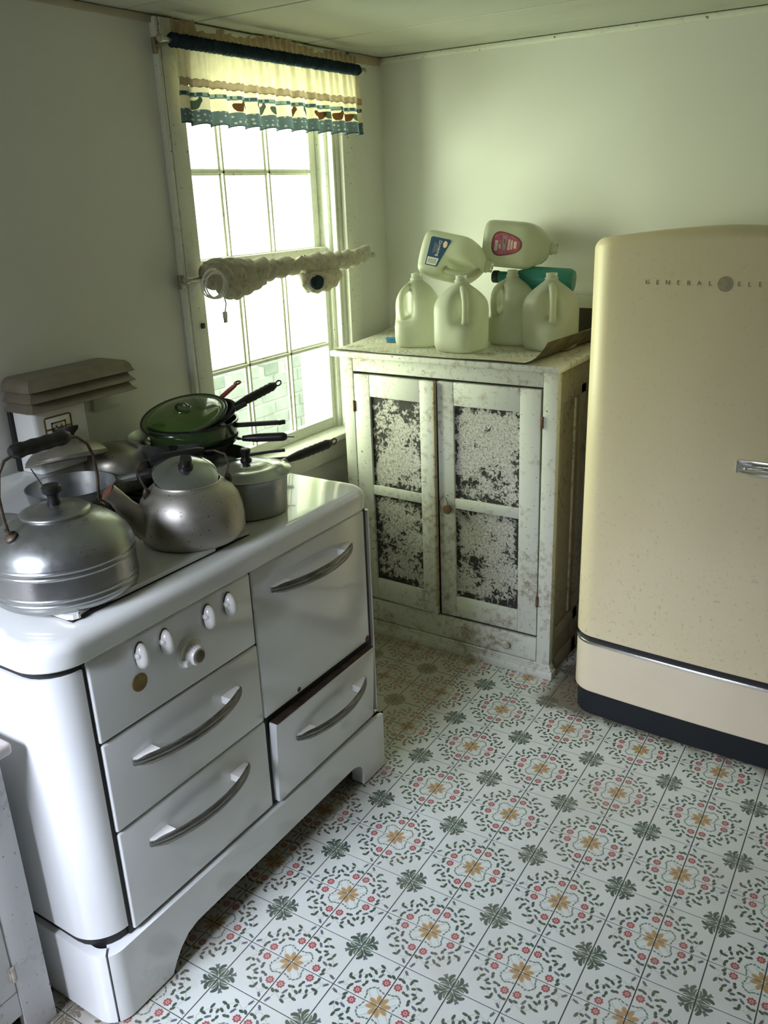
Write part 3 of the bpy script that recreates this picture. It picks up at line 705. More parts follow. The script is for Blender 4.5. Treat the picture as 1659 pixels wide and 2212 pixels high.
# vent tower on the back ledge
so('vent_panel_shadow', MB().box(-0.889, -0.876, -0.765, -0.60, 0.985, 1.142, 0.002), 'black')  # black plate standing in for the shadow at the panel's left edge
vp = so('vent_panel', MB().slab(-0.876, -0.798, -0.757, -0.598, 0.986, 1.142, (0.012, 0.012, 0.002, 0.002)), 'enamel')
def plate(y0, y1, z0, z1, x0, x1, b=0.006): return MB().box(x0, x1, y0, y1, z0, z1, b, 2)
em = so('emblem_frame', plate(-0.730, -0.650, 1.045, 1.123, -0.800, -0.7955), 'gold', vp)
so('emblem_field', plate(-0.726, -0.654, 1.049, 1.119, -0.799, -0.7948, 0.0004), 'porcelain', vp)
eb = MB()
for a, b, c, d in ((-0.726, -0.654, 1.090, 1.094), (-0.712, -0.668, 1.104, 1.108), (-0.712, -0.708, 1.05, 1.108), (-0.672, -0.668, 1.05, 1.108), (-0.700, -0.696, 1.05, 1.10), (-0.684, -0.680, 1.05, 1.10), (-0.726, -0.712, 1.074, 1.078), (-0.668, -0.654, 1.074, 1.078), (-0.700, -0.680, 1.085, 1.089)):
    eb.box(-0.799, -0.7940, a, b, c, d)
so('emblem_bars', eb, 'gold', vp)
def louver(z0, z1, ins, top=0.0):
    def ring(i, z):
        x1, y0, y1 = -0.783 - i, -0.768 + i, -0.436 - i
        return [(-0.892, y0, z), (x1 - 0.018, y0, z), (x1 - 0.005, y0 + 0.005, z), (x1, y0 + 0.018, z), (x1, y1, z), (-0.892, y1, z)]
    R = [ring(0.004, z0), ring(0, z0 + 0.002), ring(0.003, z0 + 0.006), ring(ins * 0.7, z0 + (z1 - z0) * 0.6), ring(ins, z1 - top), ]
    if top: R += [ring(ins + 0.006, z1 - top * 0.3), ring(ins + 0.018, z1)]
    return MB().rings(R)
so('louver', louver(1.190, 1.222, 0.010, 0.008), 'louver', ang=25)
so('louver', louver(1.164, 1.187, 0.014), 'louver', ang=25)
so('louver', louver(1.139, 1.161, 0.014), 'louver', ang=25)
so('louver_core', MB().box(-0.89, -0.805, -0.745, -0.455, 1.14, 1.20), 'louver')

# small white plate on the wall beside the vent tower
pt = obj('wall_plate', MB().box(XL, XL + 0.008, -0.500, -0.410, 1.080, 1.15, 0.002), M['trim']); tag(pt, 'small white plate on the wall under the right end of the stove vent louvers', 'wall plate')

# ------------------------------------------------------------------ kettles and pans
ZT = 0.901
def bead(r, z, h=0.0016): return [(r, z - 3 * h), (r, z - h), (r + h * 0.8, z - h * 0.4), (r + h * 0.8, z + h * 0.4), (r, z + h), (r, z + 3 * h)]
k1 = thing('kettle', 'large banded aluminium kettle with black bail grip, front corner of the stove', 'kettle', loc=(-0.355, -1.045, ZT))
pr1 = [(0.0, 0.0), (0.131, 0.0), (0.137, 0.006)] + bead(0.1375, 0.018) + bead(0.1375, 0.029) + bead(0.138, 0.072) + bead(0.138, 0.083) + [(0.1375, 0.089), (0.1355, 0.097), (0.130, 0.108), (0.120, 0.121), (0.108, 0.132), (0.096, 0.141), (0.083, 0.149), (0.070, 0.1545), (0.066, 0.156), (0.0, 0.156)]
b = obj('body', MB().lathe(pr1, 64, cap0=False), M['alu'], k1, local=True, ang=60)
lid = obj('lid', MB().lathe([(0.060, 0.155), (0.0655, 0.156), (0.0665, 0.159), (0.064, 0.162), (0.052, 0.166), (0.040, 0.1665), (0.036, 0.169), (0.024, 0.172), (0.0, 0.173)], 48), M['alu'], k1, local=True, ang=60)
obj('lid_knob', MB().lathe([(0.012, 0.172), (0.013, 0.176), (0.010, 0.184), (0.011, 0.192), (0.018, 0.198), (0.0185, 0.208), (0.015, 0.212), (0.0, 0.212)], 24), M['bakelite'], lid, local=True)
wr = MB()
pts = [(0.0, 0.093, 0.125), (0.0, 0.104, 0.150), (0.0, 0.109, 0.20), (0.0, 0.107, 0.240), (0.0, 0.097, 0.268), (0, 0.075, 0.287), (0, 0.05, 0.293), (0, 0.0, 0.294), (0, -0.05, 0.293), (0, -0.085, 0.282), (0, -0.100, 0.262), (0, -0.109, 0.22), (0, -0.108, 0.18), (0, -0.104, 0.150), (0, -0.098, 0.125)]
wr.tube(pts, 0.0032, 8); hd = obj('bail', wr, M['wire'], k1, local=True)
gp_ = [(0, 0.058 - 0.128 * i / 16, 0.2935) for i in range(17)]
obj('grip', MB().tube(gp_, [0.009, 0.0135, 0.0155, 0.0145, 0.013, 0.0135, 0.0145, 0.0135, 0.013, 0.0135, 0.0145, 0.0135, 0.013, 0.0145, 0.0155, 0.014, 0.009], 14), M['bakelite'], hd, local=True)
for s in (1, -1):
    ea = MB().lathe([(0.013, 0), (0.013, 0.004), (0.009, 0.007), (0.0, 0.008)], 16).xf(frame((0, s * 0.100, 0.139), (0, s * 0.55, 0.83)))
    ea.tube([(0.004 * math.cos(a) * 1.6, s * 0.103 + 0.006 * math.sin(a) * s, 0.150 + 0.007 * math.sin(a)) for a in [2 * PI * i / 10 for i in range(10)]], 0.002, 6, True)
    obj('ear', ea, M['wire'], k1, local=True)
sp_ = MB().tube([(-0.085, -0.085, 0.05), (-0.117, -0.117, 0.075), (-0.138, -0.138, 0.115), (-0.150, -0.150, 0.14)], [0.032, 0.026, 0.019, 0.017], 16)
obj('spout', sp_, M['alu'], k1, local=True)

TH2 = math.radians(62)
k2 = thing('kettle', 'pitted aluminium teakettle with its lid askew and bail folded back', 'kettle', M=T(-0.325, -0.725, ZT) @ Rz(TH2))
pr2 = [(0.0, 0.0), (0.104, 0.0), (0.112, 0.005), (0.117, 0.020), (0.1175, 0.045), (0.115, 0.070), (0.108, 0.092), (0.096, 0.110), (0.082, 0.122), (0.075, 0.127), (0.0735, 0.131), (0.071, 0.131), (0.070, 0.122), (0.0, 0.118)]
obj('body', MB().lathe(pr2, 64, cap0=False), M['alu_pit'], k2, local=True, ang=60)
obj('rim_stain', MB().lathe([(0.0700, 0.1225), (0.0705, 0.129), (0.0695, 0.129), (0.069, 0.1225)], 48, cap0=False, cap1=False), M['rust'], k2, local=True)
kd = Rz(-TH2).to_3x3() @ Vector((0.77, -0.64, 0)); lu = Rz(-TH2).to_3x3() @ Vector((0.84, 0.54, 0))
ln = (Vector((0, 0, 1)) + kd * 0.40 + lu * 0.10).normalized(); LM = frame((-0.003, 0.003, 0.1410), ln, (1, 0, 0)) @ Matrix.Diagonal((1.04, 1.04, 1, 1))
lid = obj('lid', MB().lathe([(0.066, 0.0), (0.0685, 0.002), (0.069, 0.005), (0.060, 0.012), (0.045, 0.019), (0.025, 0.024), (0.0, 0.025)], 48).xf(LM), M['alu_bright'], k2, local=True, ang=60)
obj('lid_knob', MB().lathe([(0.016, 0.024), (0.016, 0.028), (0.012, 0.031), (0.0125, 0.047), (0.0115, 0.050), (0.0, 0.050)], 20).xf(LM), M['bakelite'], lid, local=True)
sp_ = MB().tube([(-0.098, 0, 0.045), (-0.122, 0, 0.066), (-0.142, 0, 0.096), (-0.157, 0, 0.122), (-0.172, 0, 0.138)], [0.036, 0.030, 0.022, 0.018, 0.019], 18)
sp1 = obj('spout', sp_, M['alu_pit'], k2, local=True)
obj('spout_mouth', MB().tube([(-0.1715, 0, 0.1378), (-0.1735, 0, 0.1398)], 0.0165, 16), M['rust'], sp1, local=True)
bl = MB().tube([(0.088, 0, 0.118), (0.098, 0.004, 0.150), (0.100, 0.030, 0.166), (0.084, 0.054, 0.172), (0.05, 0.060, 0.173), (-0.05, 0.060, 0.177), (-0.084, 0.054, 0.174), (-0.100, 0.030, 0.160), (-0.098, 0.004, 0.140), (-0.088, 0, 0.118)], 0.0026, 8)
hd = obj('bail', bl, M['wire'], k2, local=True)
obj('grip', MB().tube([(0.062 - 0.124 * i / 8, 0.060, 0.1745) for i in range(9)], [0.006, 0.010, 0.0105, 0.0105, 0.0105, 0.0105, 0.0105, 0.010, 0.006], 12), M['bakelite'], hd, local=True)
for s in (1, -1):
    obj('ear', MB().sphere((s * 0.093, 0, 0.116), 0.012, 12, 8, (0.7, 0.6, 1.3)), M['wire'], k2, local=True)

# saucepan, right
def pan_profile(r, h, fl=0.0, th=0.002, rb=None):
    rb = rb or r * 0.93
    return [(0.0, 0.0), (rb - 0.006, 0.0), (rb, 0.004), (r, h * 0.85), (r + fl, h - 0.002), (r + fl + 0.001, h), (r + fl - th, h), (r - th, h * 0.85), (rb - th, 0.006), (0.0, 0.004)]
def grip_handle(p0, p1, r, ridged=True, ring=True, n=18):
    P0 = Vector(p0); P1 = Vector(p1); m = MB(); pts = []; rr = []
    for i in range(n + 1):
        q = i / n; pts.append(P0.lerp(P1, q)); base = r * (0.62 + 0.38 * min(1, q * 3.2)) if q < 0.93 else r * (1 - (q - 0.93) * 6)
        rr.append(base * (1.0 if not ridged or q < 0.35 else 1.0 + 0.06 * math.cos(i * PI)))
    m.tube(pts, rr, 12)
    if ring:
        d = (P1 - P0).normalized(); c = P1 + d * 0.010; s = d.cross(Vector((0, 0, 1))).normalized()
        m2 = [c + d * (0.009 * math.cos(a)) + Vector((0, 0, 1)) * (0.007 * math.sin(a)) for a in [2 * PI * i / 12 for i in range(12)]]
        m.tube(m2, 0.0022, 6, True)
    return m
s1 = thing('saucepan', 'aluminium saucepan with domed lid and black handle, standing nearest the window end', 'saucepan', loc=(-0.350, -0.505, 0.886))
obj('body', MB().lathe(pan_profile(0.097, 0.098, 0.002, 0.002, 0.091), 56, cap0=False), M['alu'], s1, local=True, ang=50)
lid = obj('lid', MB().lathe([(0.096, 0.096), (0.109, 0.0985), (0.110, 0.101), (0.107, 0.103), (0.092, 0.1045), (0.086, 0.110), (0.066, 0.116), (0.060, 0.1165), (0.052, 0.121), (0.02, 0.126), (0.0, 0.1265)], 56), M['alu_bright'], s1, local=True, ang=60)
obj('lid_knob', MB().lathe([(0.014, 0.126), (0.014, 0.130), (0.009, 0.138), (0.012, 0.148), (0.0135, 0.155), (0.010, 0.158), (0.0, 0.158)], 20), M['bakelite'], lid, local=True)
obj('handle_bracket', MB().tube([(0.012, 0.094, 0.088), (0.018, 0.130, 0.094), (0.022, 0.150, 0.098)], [0.010, 0.008, 0.008], 10), M['alu'], s1, local=True)
obj('handle', grip_handle((0.018, 0.128, 0.095), (0.052, 0.278, 0.108), 0.0125), M['bakelite'], s1, local=True)

# open saucepan behind the large kettle, lid tipped up behind it
s2 = thing('saucepan', 'open aluminium pot with dark inside, behind the large kettle', 'saucepan', loc=(-0.700, -0.752, 0.903))
obj('body', MB().lathe(pan_profile(0.105, 0.072, 0.002, 0.002, 0.095), 48, cap0=False), M['alu'], s2, local=True, ang=50)
obj('handle_bracket', MB().tube([(0.055, 0.09, 0.060), (0.075, 0.112, 0.066), (0.088, 0.128, 0.068)], [0.012, 0.011, 0.012], 10), M['alu'], s2, local=True)
obj('handle', grip_handle((0.083, 0.122, 0.068), (0.150, 0.205, 0.074), 0.0135, False, False), M['bakelite'], s2, local=True)
nl = Vector((-0.165, 0.26, 1)).normalized()
lm = frame((-0.768, -0.702, 1.013), (-0.27, 0.10, 0.95), (0.84, 0.54, 0))
l2 = thing('pan_cover', 'domed aluminium lid with black knob tipped over the open pot', 'pan cover', M=lm)
obj('dome', MB().lathe([(0.092, 0.0), (0.100, 0.001), (0.101, 0.004), (0.097, 0.006), (0.099, 0.009), (0.096, 0.013), (0.088, 0.022), (0.070, 0.036), (0.045, 0.046), (0.02, 0.050), (0.0, 0.050)], 48), M['alu_pit'], l2, local=True, ang=60)
obj('knob', MB().lathe([(0.012, 0.048), (0.014, 0.058), (0.030, 0.072), (0.032, 0.080), (0.010, 0.076), (0.0, 0.076)], 20, c=(0.016, 0, 0), ey=0.6), M['bakelite'], l2, local=True)
obj('broken_ceramic_tip', MB().lathe([(0.017, 0.046), (0.018, 0.062), (0.011, 0.080), (0.002, 0.094)], 12, c=(-0.014, 0, 0), ey=0.6), M['porcelain'], l2, local=True, label='white broken chip of the lid knob')
sp = thing('spoon', 'thin metal spoon handle standing up in the open pot', 'spoon', loc=(-0.70, -0.80, 0.91))
obj('stem', MB().tube([(-0.680, -0.790, 0.909), (-0.705, -0.806, 0.95), (-0.740, -0.826, 1.03)], [0.003, 0.0028, 0.0024], 8, flat=0.5), M['alu'], sp)
obj('bowl', MB().sphere((-0.668, -0.784, 0.910), 0.02, 12, 8, (1.2, 0.8, 0.25)), M['alu'], sp)
bo = thing('bowl', 'shallow aluminium bowl at the left edge, behind the large kettle', 'bowl', loc=(-0.700, -0.985, 0.903))
obj('basin', MB().lathe([(0.0, 0.0), (0.045, 0.0), (0.060, 0.012), (0.078, 0.040), (0.083, 0.042), (0.082, 0.044), (0.076, 0.042), (0.058, 0.014), (0.0, 0.003)], 40, cap0=False), M['alu'], bo, local=True, ang=60)
un = thing('pot', 'upturned grey aluminium pot against the wall between the lid and the green pan', 'pot', loc=(-0.775, -0.545, 0.903))
obj('body', MB().lathe([(0.088, 0.0), (0.089, 0.004), (0.084, 0.070), (0.078, 0.092), (0.064, 0.104), (0.0, 0.108)], 44), M['alu_pit'], un, local=True, ang=60)

# stack at the back: iron skillets, grey pan, black skillet, green pan, small skillet, green lid
def skillet(name, label, c, r, h, mat, cat='skillet', group=None):
    o = thing(name, label, cat, loc=c, group=group)
    obj('pan', MB().lathe(pan_profile(r, h, 0.004, 0.003, r * 0.86), 48, cap0=False), M[mat], o, local=True, ang=50)
    return o
p1 = skillet('skillet', 'black iron skillet lowest in the stack by the window', (-0.655, -0.375, 0.886), 0.138, 0.042, 'iron')
obj('handle', MB().tube([(0.10, 0.085, 0.036), (0.14, 0.115, 0.040), (0.20, 0.155, 0.042), (0.212, 0.163, 0.042)], [0.014, 0.010, 0.012, 0.008], 10, flat=0.4), M['iron'], p1, local=True)
p1b = skillet('skillet', 'second black iron skillet in the stack, tilted against the grey pan', (-0.640, -0.372, 0.917), 0.130, 0.034, 'iron')
obj('handle', MB().tube([(0.10, 0.07, 0.030), (0.15, 0.11, 0.036), (0.185, 0.14, 0.038)], [0.012, 0.009, 0.011], 10, flat=0.4), M['iron'], p1b, local=True)
p2 = skillet('saucepan', 'wide grey pan with a pouring lip, under the green pan', (-0.700, -0.385, 0.945), 0.136, 0.070, 'alu', 'saucepan')
obj('pouring_lip', MB().add([(0.060, -0.128, 0.070), (0.100, -0.098, 0.070), (0.098, -0.132, 0.078), (0.075, -0.105, 0.035)], [(0, 2, 3), (2, 1, 3), (0, 1, 2), (0, 3, 1)]), M['alu_bright'], p2, local=True, smooth=False)
hm = MB()
hm.tube([(-0.062 + 0.020 * math.cos(a) * 1.0 - 0.055, -0.085 + 0.015 * math.sin(a) - 0.012, 0.052) for a in [2 * PI * i / 14 for i in range(14)]], 0.007, 8, True)
hm.box(-0.125, -0.075, -0.115, -0.088, 0.020, 0.050, 0.004)
obj('loop_handle', hm, M['porcelain'], p2, local=True)
p3 = skillet('skillet', 'black skillet with a smooth grip, directly under the green pan', (-0.672, -0.362, 0.967), 0.124, 0.034, 'rim_black')
obj('handle_bracket', MB().tube([(0.085, 0.082, 0.022), (0.104, 0.072, 0.022), (0.122, 0.082, 0.022)], 0.007, 8, flat=0.6), M['alu'], p3, local=True)
obj('handle', grip_handle((0.112, 0.078, 0.022), (0.218, 0.142, 0.024), 0.0125, False, False), M['bakelite'], p3, local=True)
obj('hanging_pin', MB().tube([(0.216, 0.141, 0.024), (0.236, 0.153, 0.023)], 0.003, 6), M['alu'], p3, local=True)
p4 = thing('saucepan', 'dark green enamel pan with a flat black handle', 'saucepan', loc=(-0.668, -0.360, 0.980))
obj('body', MB().lathe([(0.0, 0.0), (0.108, 0.0), (0.116, 0.006), (0.121, 0.045), (0.1225, 0.064), (0.120, 0.064), (0.118, 0.045), (0.112, 0.008), (0.0, 0.004)], 56, cap0=False), M['green_dark'], p4, local=True, ang=50)
obj('rim', MB().lathe([(0.1195, 0.061), (0.1255, 0.062), (0.1265, 0.065), (0.1245, 0.067), (0.1195, 0.066)], 56, cap0=False, cap1=False), M['rim_black'], p4, local=True)
hp = MB()
def flatbar(p0, p1, w, h):
    P0 = Vector(p0); P1 = Vector(p1); n = 10; R = []
    d = (P1 - P0).normalized(); s = d.cross(Vector((0, 0, 1))).normalized(); u = s.cross(d)
    for i in range(n + 1):
        q = i / n; c = P0.lerp(P1, q); ww = w * (0.8 + 0.2 * min(1, 3 * q)) * (1 if q < 0.9 else 1 - (q - 0.9) * 5); hh = h
        R.append([c + s * (ww * math.cos(a)) + u * (hh * math.sin(a)) for a in [2 * PI * k / 12 for k in range(12)]])
    return MB().rings([[tuple(p) for p in r] for r in R])
obj('handle', flatbar((0.105, 0.052, 0.052), (0.222, 0.128, 0.056), 0.013, 0.0065), M['bakelite'], p4, local=True)
obj('hanging_hole', MB().lathe([(0.005, -0.0068), (0.005, 0.0068)], 12, c=(0.208, 0.119, 0.0555), ex=1.2), M['alu_bright'], p4, local=True, label='bright hole at the tip of the black handle')
LZ = Vector((0.075, -0.26, 1)).normalized()
p5 = thing('skillet', 'small black skillet with a ridged grip, tilted inside the green pan', 'skillet', M=frame((-0.652, -0.345, 1.030), (-0.02, -0.26, 1)))
obj('pan', MB().lathe(pan_profile(0.105, 0.030, 0.004, 0.002, 0.085), 44, cap0=False), M['rim_black'], p5, local=True, ang=50)
obj('handle_bracket', MB().tube([(0.080, 0.062, 0.026), (0.100, 0.092, 0.030)], [0.012, 0.010], 10, flat=0.6), M['iron'], p5, local=True)
obj('handle', grip_handle((0.075, 0.075, 0.030), (0.118, 0.205, 0.034), 0.0125), M['bakelite'], p5, local=True)
p6 = thing('ladle', 'red enamel handle with a round tip poking up behind the green lid', 'ladle', M=frame((-0.700, -0.250, 1.060), (0.05, -0.30, 1)))
obj('handle', flatbar((0, -0.04, -0.005), (0.006, 0.115, 0.012), 0.0105, 0.0035), M['red'], p6, local=True)
obj('tip_ring', MB().tube([(0.006 + 0.008 * math.cos(a), 0.119 + 0.010 * math.sin(a), 0.0125) for a in [2 * PI * i / 14 for i in range(14)]], 0.003, 8, True), M['red'], p6, local=True)
p7 = thing('pan_cover', 'green enamel lid with black rim, tilted on top of the pan stack', 'pan cover', M=frame((-0.685, -0.372, 1.060), (0.060, -0.275, 1)))
obj('disc', MB().lathe([(0.100, 0.000), (0.117, 0.001), (0.118, 0.004), (0.106, 0.006), (0.100, 0.005), (0.097, 0.008), (0.085, 0.014), (0.055, 0.020), (0.02, 0.023), (0.0, 0.023)], 64), M['green'], p7, local=True, ang=60)
obj('rim', MB().lathe([(0.114, 0.0005), (0.1195, 0.0002), (0.1215, 0.003), (0.1195, 0.0058), (0.114, 0.0056)], 64, cap0=False, cap1=False), M['rim_black'], p7, local=True)
lh = MB().tube([(-0.020, 0.000, 0.022), (-0.017, 0.0, 0.032), (-0.008, 0.0, 0.037), (0.014, 0.0, 0.037), (0.022, 0.0, 0.031)], [0.005, 0.006, 0.0065, 0.006, 0.005], 10, flat=0.6).xf(Rz(math.radians(10)))
obj('lid_handle', lh, M['green_dark'], p7, local=True)
obj('lid_boss', MB().lathe([(0.026, 0.021), (0.024, 0.0245), (0.0, 0.0248)], 28), M['green'], p7, local=True)

# ------------------------------------------------------------------ cabinet
YC = 0.481
cb = thing('cabinet', 'white pie safe cabinet with two doors of black panels under peeling paint', 'cabinet', loc=(-0.36, 0.75, 0))
co_ = lambda n, mb, m='cab', par=None, **k: obj(n, mb, M[m], par or cb, **k)
CX0, CX1 = -0.762, 0.054; CBK = 1.0
co_('top_board', MB().box(-0.796, 0.066, 0.458, CBK, 1.077, 1.096, 0.003))
co_('stile', MB().box(CX0, -0.717, YC, YC + 0.03, 0.052, 1.077, 0.002))
co_('stile', MB().box(0.006, CX1, YC, YC + 0.03, 0.052, 1.077, 0.002))
co_('top_rail', MB().box(-0.7165, 0.0055, YC + 0.001, YC + 0.03, 1.026, 1.077, 0.0015))
co_('bottom_rail', MB().box(-0.7165, 0.0055, YC + 0.014, YC + 0.03, 0.142, 0.156, 0.001), 'darkwood')
bs = MB(); bs.box(CX0 - 0.006, CX1 + 0.014, YC - 0.010, YC + 0.03, 0.0, 0.030, 0.002); bs.box(CX0 - 0.003, CX1 + 0.009, YC - 0.007, YC + 0.03, 0.0305, 0.037, 0.002); bs.box(CX0 - 0.002, CX1 + 0.006, YC - 0.004, YC + 0.03, 0.0375, 0.044, 0.002); bs.box(CX0, CX1 + 0.003, YC - 0.002, YC + 0.03, 0.0445, 0.0515, 0.002)
co_('base_moulding', bs)
co_('carcass', MB().box(CX0 + 0.002, CX1 - 0.014, YC + 0.032, CBK, 0.01, 1.076), 'darkwood')
sd = MB()
sx0, sx1 = CX1 - 0.012, CX1
sd.box(sx0, sx1, YC + 0.031, 0.530, 0.052, 1.076, 0.001); sd.box(sx0, sx1, 0.93, CBK, 0.0, 1.076, 0.001)
sd.box(sx0, sx1, 0.530, 0.93, 0.97, 1.076, 0.001); sd.box(sx0, sx1, 0.530, 0.93, 0.135, 0.18, 0.001); sd.box(sx0, sx1, 0.530, 0.93, 0.0, 0.06, 0.001)
sd.box(sx0, sx1, 0.690, 0.73, 0.0, 1.0, 0.001)
co_('side_frame', sd, 'cab_side_shaded')
co_('side_panel', MB().box(sx0, sx0 + 0.005, 0.528, 0.932, 0.05, 0.972), 'cab_side_shaded')
co_('side_bead', MB().box(sx0, sx0 + 0.010, 0.646, 0.654, 0.19, 0.965, 0.001), 'cab')
def door(x0, x1, z0, z1, pa, Mx, knob=None, hinge_x=None, hz=()):
    y0, y1 = YC + 0.001, YC + 0.022
    xa, xb = pa[0], pa[1]; zs = pa[2]
    f = MB(); bv = 0.0015
    f.box(x0, xa, y0, y1, z0, z1, bv); f.box(xb, x1, y0, y1, z0, z1, bv)
    rails = [(z0, zs[0]), (zs[1], zs[2]), (zs[3], z1)]
    for a, b in rails: f.box(xa + 0.0006, xb - 0.0006, y0 + 0.0006, y1, a, b, bv)
    f.xf(Mx); d = co_('door', f)
    if knob is None: co_('worn_edge', MB().box(x1 - 0.006, x1 + 0.0006, y0 - 0.0008, y1 - 0.002, z0 + 0.03, z1, 0.0004, 1).xf(Mx), 'cab_worn', d, label='brown worn door edge')
    for a, b in ((zs[0], zs[1]), (zs[2], zs[3])):
        co_('door_panel', MB().box(xa - 0.002, xb + 0.002, y0 + 0.010, y0 + 0.015, a - 0.002, b + 0.002).xf(Mx), 'peel', d, label='black panel under flaking white paint')
    for z in hz:
        h = MB().box(hinge_x - 0.006, hinge_x + 0.006, YC - 0.002, YC + 0.004, z - 0.019, z + 0.019, 0.001); h.tube([(hinge_x, YC - 0.003, z - 0.020), (hinge_x, YC - 0.003, z + 0.020)], 0.0035, 8)
        co_('hinge', h, 'hinge', d)
    if knob:
        co_('knob', MB().lathe([(0.008, 0), (0.008, 0.010), (0.017, 0.014), (0.0185, 0.020), (0.015, 0.025), (0.0, 0.026)], 24).xf(Mx @ frame((knob[0], y0, knob[1]), (0, -1, 0))), 'knob_wood', d)
        co_('latch_wire', MB().tube([(knob[0] - 0.030, y0 - 0.012, knob[1] - 0.02), (knob[0] - 0.035, y0 - 0.013, knob[1] + 0.020), (knob[0] - 0.022, y0 - 0.012, knob[1] + 0.040), (knob[0] - 0.012, y0 - 0.010, knob[1] + 0.034), (knob[0] - 0.006, y0 - 0.008, knob[1] + 0.012)], 0.0012, 6), 'wire', d)
    return d
ML = T(-0.714, YC, 0) @ Rz(math.radians(-2.6)) @ T(0.714, -YC, 0)
door(-0.7145, -0.380, 0.152, 1.016, (-0.648, -0.437, (0.236, 0.575, 0.610, 0.940)), ML, None, -0.716, (0.900, 0.30))
MR = T(0.003, 0, 0.15) @ Matrix.Rotation(math.radians(-0.35), 4, 'Y') @ T(-0.003, 0, -0.15)
door(-0.370, 0.003, 0.156, 1.018, (-0.309, -0.068, (0.236, 0.575, 0.612, 0.940)), MR, (-0.329, 0.576), 0.0045, (0.915, 0.288))
dw = co_('drawer', MB().box(-0.7145, 0.0035, YC + 0.002, YC + 0.022, 0.0555, 0.1435, 0.0025))
for x, z in ((-0.603, 0.095), (-0.105, 0.098)):
    co_('knob', MB().lathe([(0.006, 0), (0.006, 0.008), (0.014, 0.012), (0.0155, 0.018), (0.011, 0.023), (0.0, 0.024)], 12).xf(frame((x, YC + 0.002, z), (0, -1, 0))), 'knob_paint', dw)

# linoleum sheet lying on the cabinet, right front corner curled up, back left climbing the wall
def sheet():
    nx, ny = 44, 30; V = []; 
    for j in range(ny + 1):
        for i in range(nx + 1):
            u = i / nx; v = j / ny
            x = -0.79 + 0.835 * u; y = 0.464 + 0.535 * v; z = 1.0985
            cw = 0.105 - 0.045 * v
            c = max(0.0, (x - (0.045 - cw)) / cw)
            if c > 0: z += 0.072 * c ** 1.7 * (1 - 0.25 * v); x -= 0.020 * c * c
            f = max(0.0, (v - 0.72) / 0.28) * max(0.0, 1 - u / 0.25); z += 0.022 * f * f; x -= 0.08 * max(0.0, (v - 0.15)) * max(0, 1 - u / 0.22)
            z += 0.003 * max(0.0, math.sin(u * 9 + 1)) * max(0.0, 1 - v * 6) 
            V.append((x, y, z))
    F = [(j * (nx + 1) + i, j * (nx + 1) + i + 1, (j + 1) * (nx + 1) + i + 1, (j + 1) * (nx + 1) + i) for j in range(ny) for i in range(nx)]
    return V, F
V, F = sheet()
ls = obj('linoleum_sheet', MB().add([(x, y, z + 0.002) for x, y, z in V], F), M['lino_sheet'])
tag(ls, 'loose sheet of floral linoleum covering the cabinet top, one corner curled', 'linoleum')
m = MB().add(V, F)
lb = obj('backing', m, M['lino_back'], ls, label='dark brown underside of the sheet')

# ------------------------------------------------------------------ jugs
def smooth01(a, b, x):
    q = min(1, max(0, (x - a) / (b - a))); return q * q * (3 - 2 * q)
def jug_mesh(dent=1.0, side=0.0):
    a = 0.078; n = 56; R = []
    lv = [(0.0, 0.80), (0.003, 0.88), (0.010, 0.955), (0.022, 0.99), (0.040, 1.0), (0.07, 1.0), (0.09, 1.0), (0.105, 1.0), (0.12, 1.0), (0.135, 1.0), (0.148, 0.985), (0.160, 0.95), (0.172, 0.885), (0.184, 0.79), (0.195, 0.68), (0.205, 0.55), (0.213, 0.42), (0.219, 0.32), (0.223, 0.275)]
    for z, s in lv:
        ring = []
        for k in range(n):
            ph = 2 * PI * k / n
            c, q = abs(math.cos(ph + PI / 4)), abs(math.sin(ph + PI / 4))
            sq = 1.0 / ((c ** 4.2 + q ** 4.2) ** (1 / 4.2))
            blend = smooth01(0.45, 1.0, s)
            r = a * s * (sq * blend + 1.05 * (1 - blend))
            pd = (ph + PI) % (2 * PI) - PI
            w = smooth01(0.085, 0.115, z) * (1 - smooth01(0.185, 0.215, z)) * math.exp(-(pd / 0.62) ** 4)
            r = r * (1 - w) + min(r, 0.036 + 0.006 * abs(pd)) * w
            ring.append((r * math.cos(ph), r * math.sin(ph), z))
        R.append(ring)
    for z, r in ((0.226, 0.0205), (0.228, 0.0225), (0.231, 0.0225), (0.233, 0.0185), (0.246, 0.0185), (0.2475, 0.017)):
        R.append([(r * math.cos(2 * PI * k / n), r * math.sin(2 * PI * k / n), z) for k in range(n)])
    return MB().rings(R, True, True, False)
JB = jug_mesh()
JH = MB().tube([(0.030, 0, 0.206), (0.048, 0, 0.199), (0.064, 0, 0.186), (0.072, 0, 0.170), (0.074, 0, 0.145), (0.073, 0, 0.122), (0.070, 0, 0.105), (0.062, 0, 0.092)], [0.013, 0.0125, 0.012, 0.011, 0.0108, 0.011, 0.012, 0.014], 14)
jproto = None
def jug(label, Mx, grp):
    global jproto
    j = thing('milk_jug', label, 'jug', M=Mx, group=grp)
    if jproto is None:
        b_ = obj('body', JB, M['jug'], j, local=True, ang=70); h_ = obj('handle', JH, M['jug'], j, local=True, ang=70); jproto = (b_, h_)
    else:
        for p in jproto:
            c = p.copy(); COL.objects.link(c); c.parent = j; WM[c.name] = WM[j.name]
    return j
ZS = 1.1012
G1 = 'empty milk jugs on the cabinet'
jug('empty translucent jug standing leftmost on the cabinet, handle turned left', T(-0.548, 0.655, ZS) @ Rz(math.radians(-109)), G1)
jug('empty translucent jug standing frontmost, second from left on the cabinet', T(-0.350, 0.612, ZS) @ Rz(math.radians(-52)), G1)
jug('empty translucent jug standing third from left, in shade under the pink labelled jug', T(-0.254, 0.808, ZS) @ Rz(math.radians(-125)), G1)
